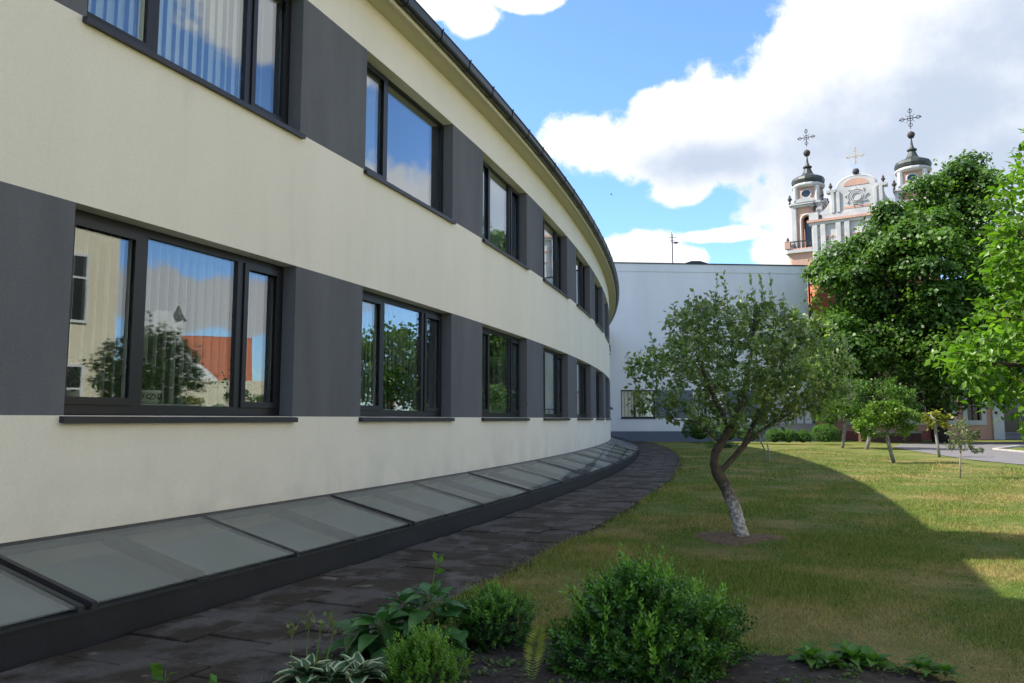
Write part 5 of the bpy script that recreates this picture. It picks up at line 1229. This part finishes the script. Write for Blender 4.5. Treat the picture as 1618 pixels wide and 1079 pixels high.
pot_plant(L0+1.12, .13, .12, (A([0, 0, .14]), A([.09, .06, .07])), 150, .05, 'bushy houseplant in a white pot with dark scroll pattern in the nearest lower window', pat=True)
pot_plant(L0+.35, .08, .10, (A([0, 0, .12]), A([.13, .08, .08])), 150, .06, 'wispy houseplant at the left end of the nearest lower window', 'pot')
pot_plant(L0+1.72, .08, .09, (A([0, 0, .14]), A([.12, .07, .07])), 220, .05, 'low houseplant in a terracotta pot in the nearest lower window', 'terracotta')
pot_plant(L0+2.35, .08, .09, (A([0, 0, .12]), A([.09, .06, .08])), 140, .05, 'dark leafy houseplant at the right end of the nearest lower window', 'terracotta')
pot_plant(L0+PER+1.62, .08, .12, (A([0, 0, .25]), A([.13, .09, .14])), 240, .09, 'spiky dark houseplant behind the second lower window', 'terracotta')
pot_plant(L0+PER*2+1.4, .08, .12, (A([0, 0, .15]), A([.25, .09, .09])), 300, .07, 'light green houseplant behind the third lower window', 'pot')
for i in (1, 2):
    c = arc(L0+PER*i+WW/2, -.40, ZS1); shf = thing('window_shelf', ['', 'inner shelf behind the second lower window', 'inner shelf behind the third lower window'][i], 'shelf', c)
    sb_ = MB(); ring(sb_, L0+PER*i, L0+PER*i+WW, -.56, -.245, ZS1+.07, ZS1+.11); sb_.build('board', M['interior'], shf, c)

# ------------------------------------------------------------------ bird, wall lamp
bv = at(966, 307, 60); bd = thing('bird', 'tiny dark bird flying in the blue sky above the gutter', 'bird', bv); bd.scale = (.55,)*3
mb = MB(); mb.lathe([(.005, -.16), (.05, -.06), (.06, .03), (.03, .13), (.004, .18)], (0, 0, 0), 8); mb.v = [(z, x, y) for x, y, z in mb.v]
for sgn in (-1, 1): mb.add([(.05, 0, .02), (-.07, 0, .02), (-.10, sgn*.18, .10), (.03, sgn*.18, .10), (-.14, sgn*.36, .04)], [(0, 1, 2, 3), (3, 2, 4)])
mb.build('body', M['bird'], bd)
lp = arc(-10.2, .02, 1.95); lm = thing('wall_lamp', 'small dark lamp on the far end of the curved wall', 'lamp', lp)
mb = MB(); mb.box(-.02, .14, -.05, .05, -.04, .05); mb.box(.08, .2, -.07, .07, -.07, -.02); mb.build('housing', M['frame'], lm)

# ------------------------------------------------------------------ grass blades and path-edge growth
def inpoly(P, poly):
    x, y = P[:, 0], P[:, 1]; r = np.zeros(len(P), bool); j = len(poly)-1
    for i in range(len(poly)):
        xi, yi = poly[i]; xj, yj = poly[j]
        with np.errstate(divide='ignore', invalid='ignore'): c = ((yi > y) != (yj > y)) & (x < (xj-xi)*(y-yi)/(yj-yi+1e-12)+xi)
        r ^= c; j = i
    return r
def blades(name, n, y0, y1, h, w, dens_edge=False):
    Y = rng.uniform(y0**1, y1**1, n*3); X = rng.uniform(-2.5, .72*y1+.3, n*3)
    P = np.stack([X, Y], 1); P = P[(X < Y*.72+.25)]
    r = np.hypot(P[:, 0]-CX, P[:, 1]-CY)-R0
    P = P[(r > PO-.03)]; P = P[~inpoly(P, bedp)]
    P = P[(P[:, 0] < 14.0)]
    P = P[((P[:, 0]-TB.x+.05)/.5)**2+((P[:, 1]-TB.y)/.36)**2 > rng.random(len(P))*1.6]
    P = P[:n]; m = len(P); a = rng.random(m)*2*pi; hh = h*rng.uniform(.5, 1.5, m)*(.75+.5*np.sin(P[:, 0]*2.1)*np.sin(P[:, 1]*1.7))
    hh = np.where(rng.random(m) < .03, hh*2.1, hh)
    lean = rng.normal(0, .45, (m, 2))*hh[:, None]
    r = np.hypot(P[:, 0]-CX, P[:, 1]-CY)-R0; hh = hh*np.where(r < PO+.12, 1.5, 1)
    z0 = np.where(P[:, 1] < 40, lawn_z(P[:, 0], P[:, 1]), 0)-.004; dx = np.cos(a)*w/2; dy = np.sin(a)*w/2
    A_ = np.stack([P[:, 0]-dx, P[:, 1]-dy, z0], 1); B_ = np.stack([P[:, 0]+dx, P[:, 1]+dy, z0], 1); C_ = np.stack([P[:, 0]+lean[:, 0], P[:, 1]+lean[:, 1], z0+hh], 1)
    V = np.stack([A_, B_, C_], 1).reshape(-1, 3); Fq = np.arange(m*3).reshape(-1, 3)
    o = np_mesh(name, V, Fq, M['blades'], None, None, np.repeat(rng.random(m), 3)); tag(o, kind='stuff')
blades('grass', 230000, 3.6, 9.5, .036, .0045)
blades('grass', 150000, 9.5, 17, .036, .008)
blades('grass', 110000, 17, 36, .040, .016)
# mossy crumbs and weeds along the outer edge of the path
def crumbs():
    n = 5200; s = rng.uniform(-53, -5, n); r = PO+rng.normal(-.05, .07, n); sz = rng.uniform(.008, .03, n)
    P = np.array([arc(a, b, .02) for a, b in zip(s, r)]); T = np.array([(0, 0, .6), (.9, .1, 0), (0, 1, 0), (-1, .1, .05), (.1, -.9, 0)]); TF = np.array([(0, 1, 2), (0, 2, 3), (0, 3, 4), (0, 4, 1)])
    V, Fq = scatter(P, rng.normal(size=(n, 3))*[1, 1, .1], np.tile([0, 0, 1.], (n, 1))+rng.normal(0, .2, (n, 3)), sz, T, TF)
    o = np_mesh('path_edge_moss', V, Fq, M['dirt']); tag(o, kind='stuff')
    n = 2600; s = rng.uniform(-53, -8, n); r = PO+rng.normal(.0, .05, n)+.02; P = np.array([arc(a, b, .01) for a, b in zip(s, r)])
    D = rng.normal(size=(n, 3))*.5+[0, 0, 1.]; V, Fq = scatter(P, D, rng.normal(size=(n, 3)), rng.uniform(.02, .09, n), QL_V*np.array([.10, 1, 1]), QL_F)
    o = np_mesh('path_edge_grass', V, Fq, M['blades'], None, None, np.repeat(rng.random(n), 4)); tag(o, kind='stuff')
    # small weeds in the joint along the kerb
    n = 420; s = rng.uniform(-50, -12, n); r = np.full(n, WO+.03)+rng.normal(0, .01, n); P = np.array([arc(a, b, .01) for a, b in zip(s, r)])
    D = rng.normal(size=(n, 3))*.5+[0, 0, .8]; V, Fq = scatter(P, D, rng.normal(size=(n, 3)), rng.uniform(.01, .035, n), QL_V*np.array([.3, 1, 1]), QL_F)
    o = np_mesh('kerb_weeds', V, Fq, M['dirt']); tag(o, kind='stuff')
crumbs()
def litter():
    n = 420; P = np.stack([rng.uniform(-1.0, 4, n), rng.uniform(3.9, 5.0, n)], 1); P = P[inpoly(P, bedp)]; n = len(P); P = np.c_[P, np.full(n, .075)]
    V, Fq = scatter(P, rng.normal(size=(n, 3))*[1, 1, .15], rng.normal(size=(n, 3))*.3+[0, 0, 1.], rng.uniform(.012, .04, n), QL_V*np.array([.6, 1, .6]), QL_F)
    o = np_mesh('leaf_litter', V, Fq, M['mulch']); tag(o, kind='stuff')
litter()
def ground_bits():
    # clover and small broad weeds in the turf, dry leaves and crumbs on the slabs
    n = 9000; Y = rng.uniform(3.9, 15, n); X = rng.uniform(-.8, 10, n); P = np.stack([X, Y], 1); P = P[(X < Y*.72)]
    r = np.hypot(P[:, 0]-CX, P[:, 1]-CY)-R0; k = np.sin(P[:, 0]*1.9+1)*np.sin(P[:, 1]*1.3)+np.sin(P[:, 0]*4.3)*.4; P = P[(r > PO+.1) & ~inpoly(P, bedp) & (k > rng.uniform(-.6, .9, len(P)))]
    n = len(P); P = np.c_[P, lawn_z(P[:, 0], P[:, 1])+.012]; V, Fq = scatter(P, rng.normal(size=(n, 3))*[1, 1, .25], rng.normal(size=(n, 3))*.3+[0, 0, 1.], rng.uniform(.018, .045, n), QL_V, QL_F)
    o = np_mesh('clover', V, Fq, M['herb2'], None, None, np.repeat(rng.random(n), 4)); tag(o, kind='stuff')
    n = 700; s = rng.uniform(-49, -20, n); r = rng.uniform(WO+.05, PO, n)*1.0; r = np.where(rng.random(n) < .5, PO-np.abs(rng.normal(0, .25, n)), r); P = np.array([arc(a, b, .028) for a, b in zip(s, r)])
    V, Fq = scatter(P, rng.normal(size=(n, 3))*[1, 1, .15], rng.normal(size=(n, 3))*.35+[0, 0, 1.], rng.uniform(.008, .032, n), QL_V*np.array([.7, 1, .8]), QL_F)
    o = np_mesh('dry_leaf_bits', V, Fq, M['mulch']); tag(o, kind='stuff')
ground_bits()
def bed_life():
    # seedlings, moss and stones scattered over the soil of the bed
    n = 900; P = np.stack([rng.uniform(-1.1, 2.3, n), rng.uniform(3.9, 5.0, n)], 1); P = P[inpoly(P, bedp)]
    k = np.sin(P[:, 0]*6+2)*np.sin(P[:, 1]*9)+rng.normal(0, .5, len(P)); P = P[k > .1]; n = len(P); P = np.repeat(np.c_[P, np.full(n, .065)], 5, 0)+rng.normal(0, .012, (n*5, 3))*[1, 1, .3]; n = len(P)
    V, Fq = scatter(P, rng.normal(size=(n, 3))*[1, 1, .2]+[0, 0, .45], rng.normal(size=(n, 3))*.3+[0, 0, 1.], rng.uniform(.012, .045, n), QL_V*np.array([.8, 1, 1]), QL_F)
    o = np_mesh('seedlings', V, Fq, M['herb2'], None, None, np.repeat(rng.random(n), 4)); tag(o, kind='stuff')
    mb = MB()
    for q in range(260):
        x, y = rng.uniform(-1.1, 2.3), rng.uniform(3.95, 5.0)
        if not inpoly(np.array([[x, y]]), bedp)[0]: continue
        r = rng.uniform(.004, .014); mb.lathe([(r*.4, -r*.4), (r, 0), (r*.7, r*.6)], (x, y, .066), 5, rng.uniform(0, 6), rng.uniform(.6, 1))
    o = mb.build('pebbles', M['slab']); tag(o, kind='stuff')
bed_life()
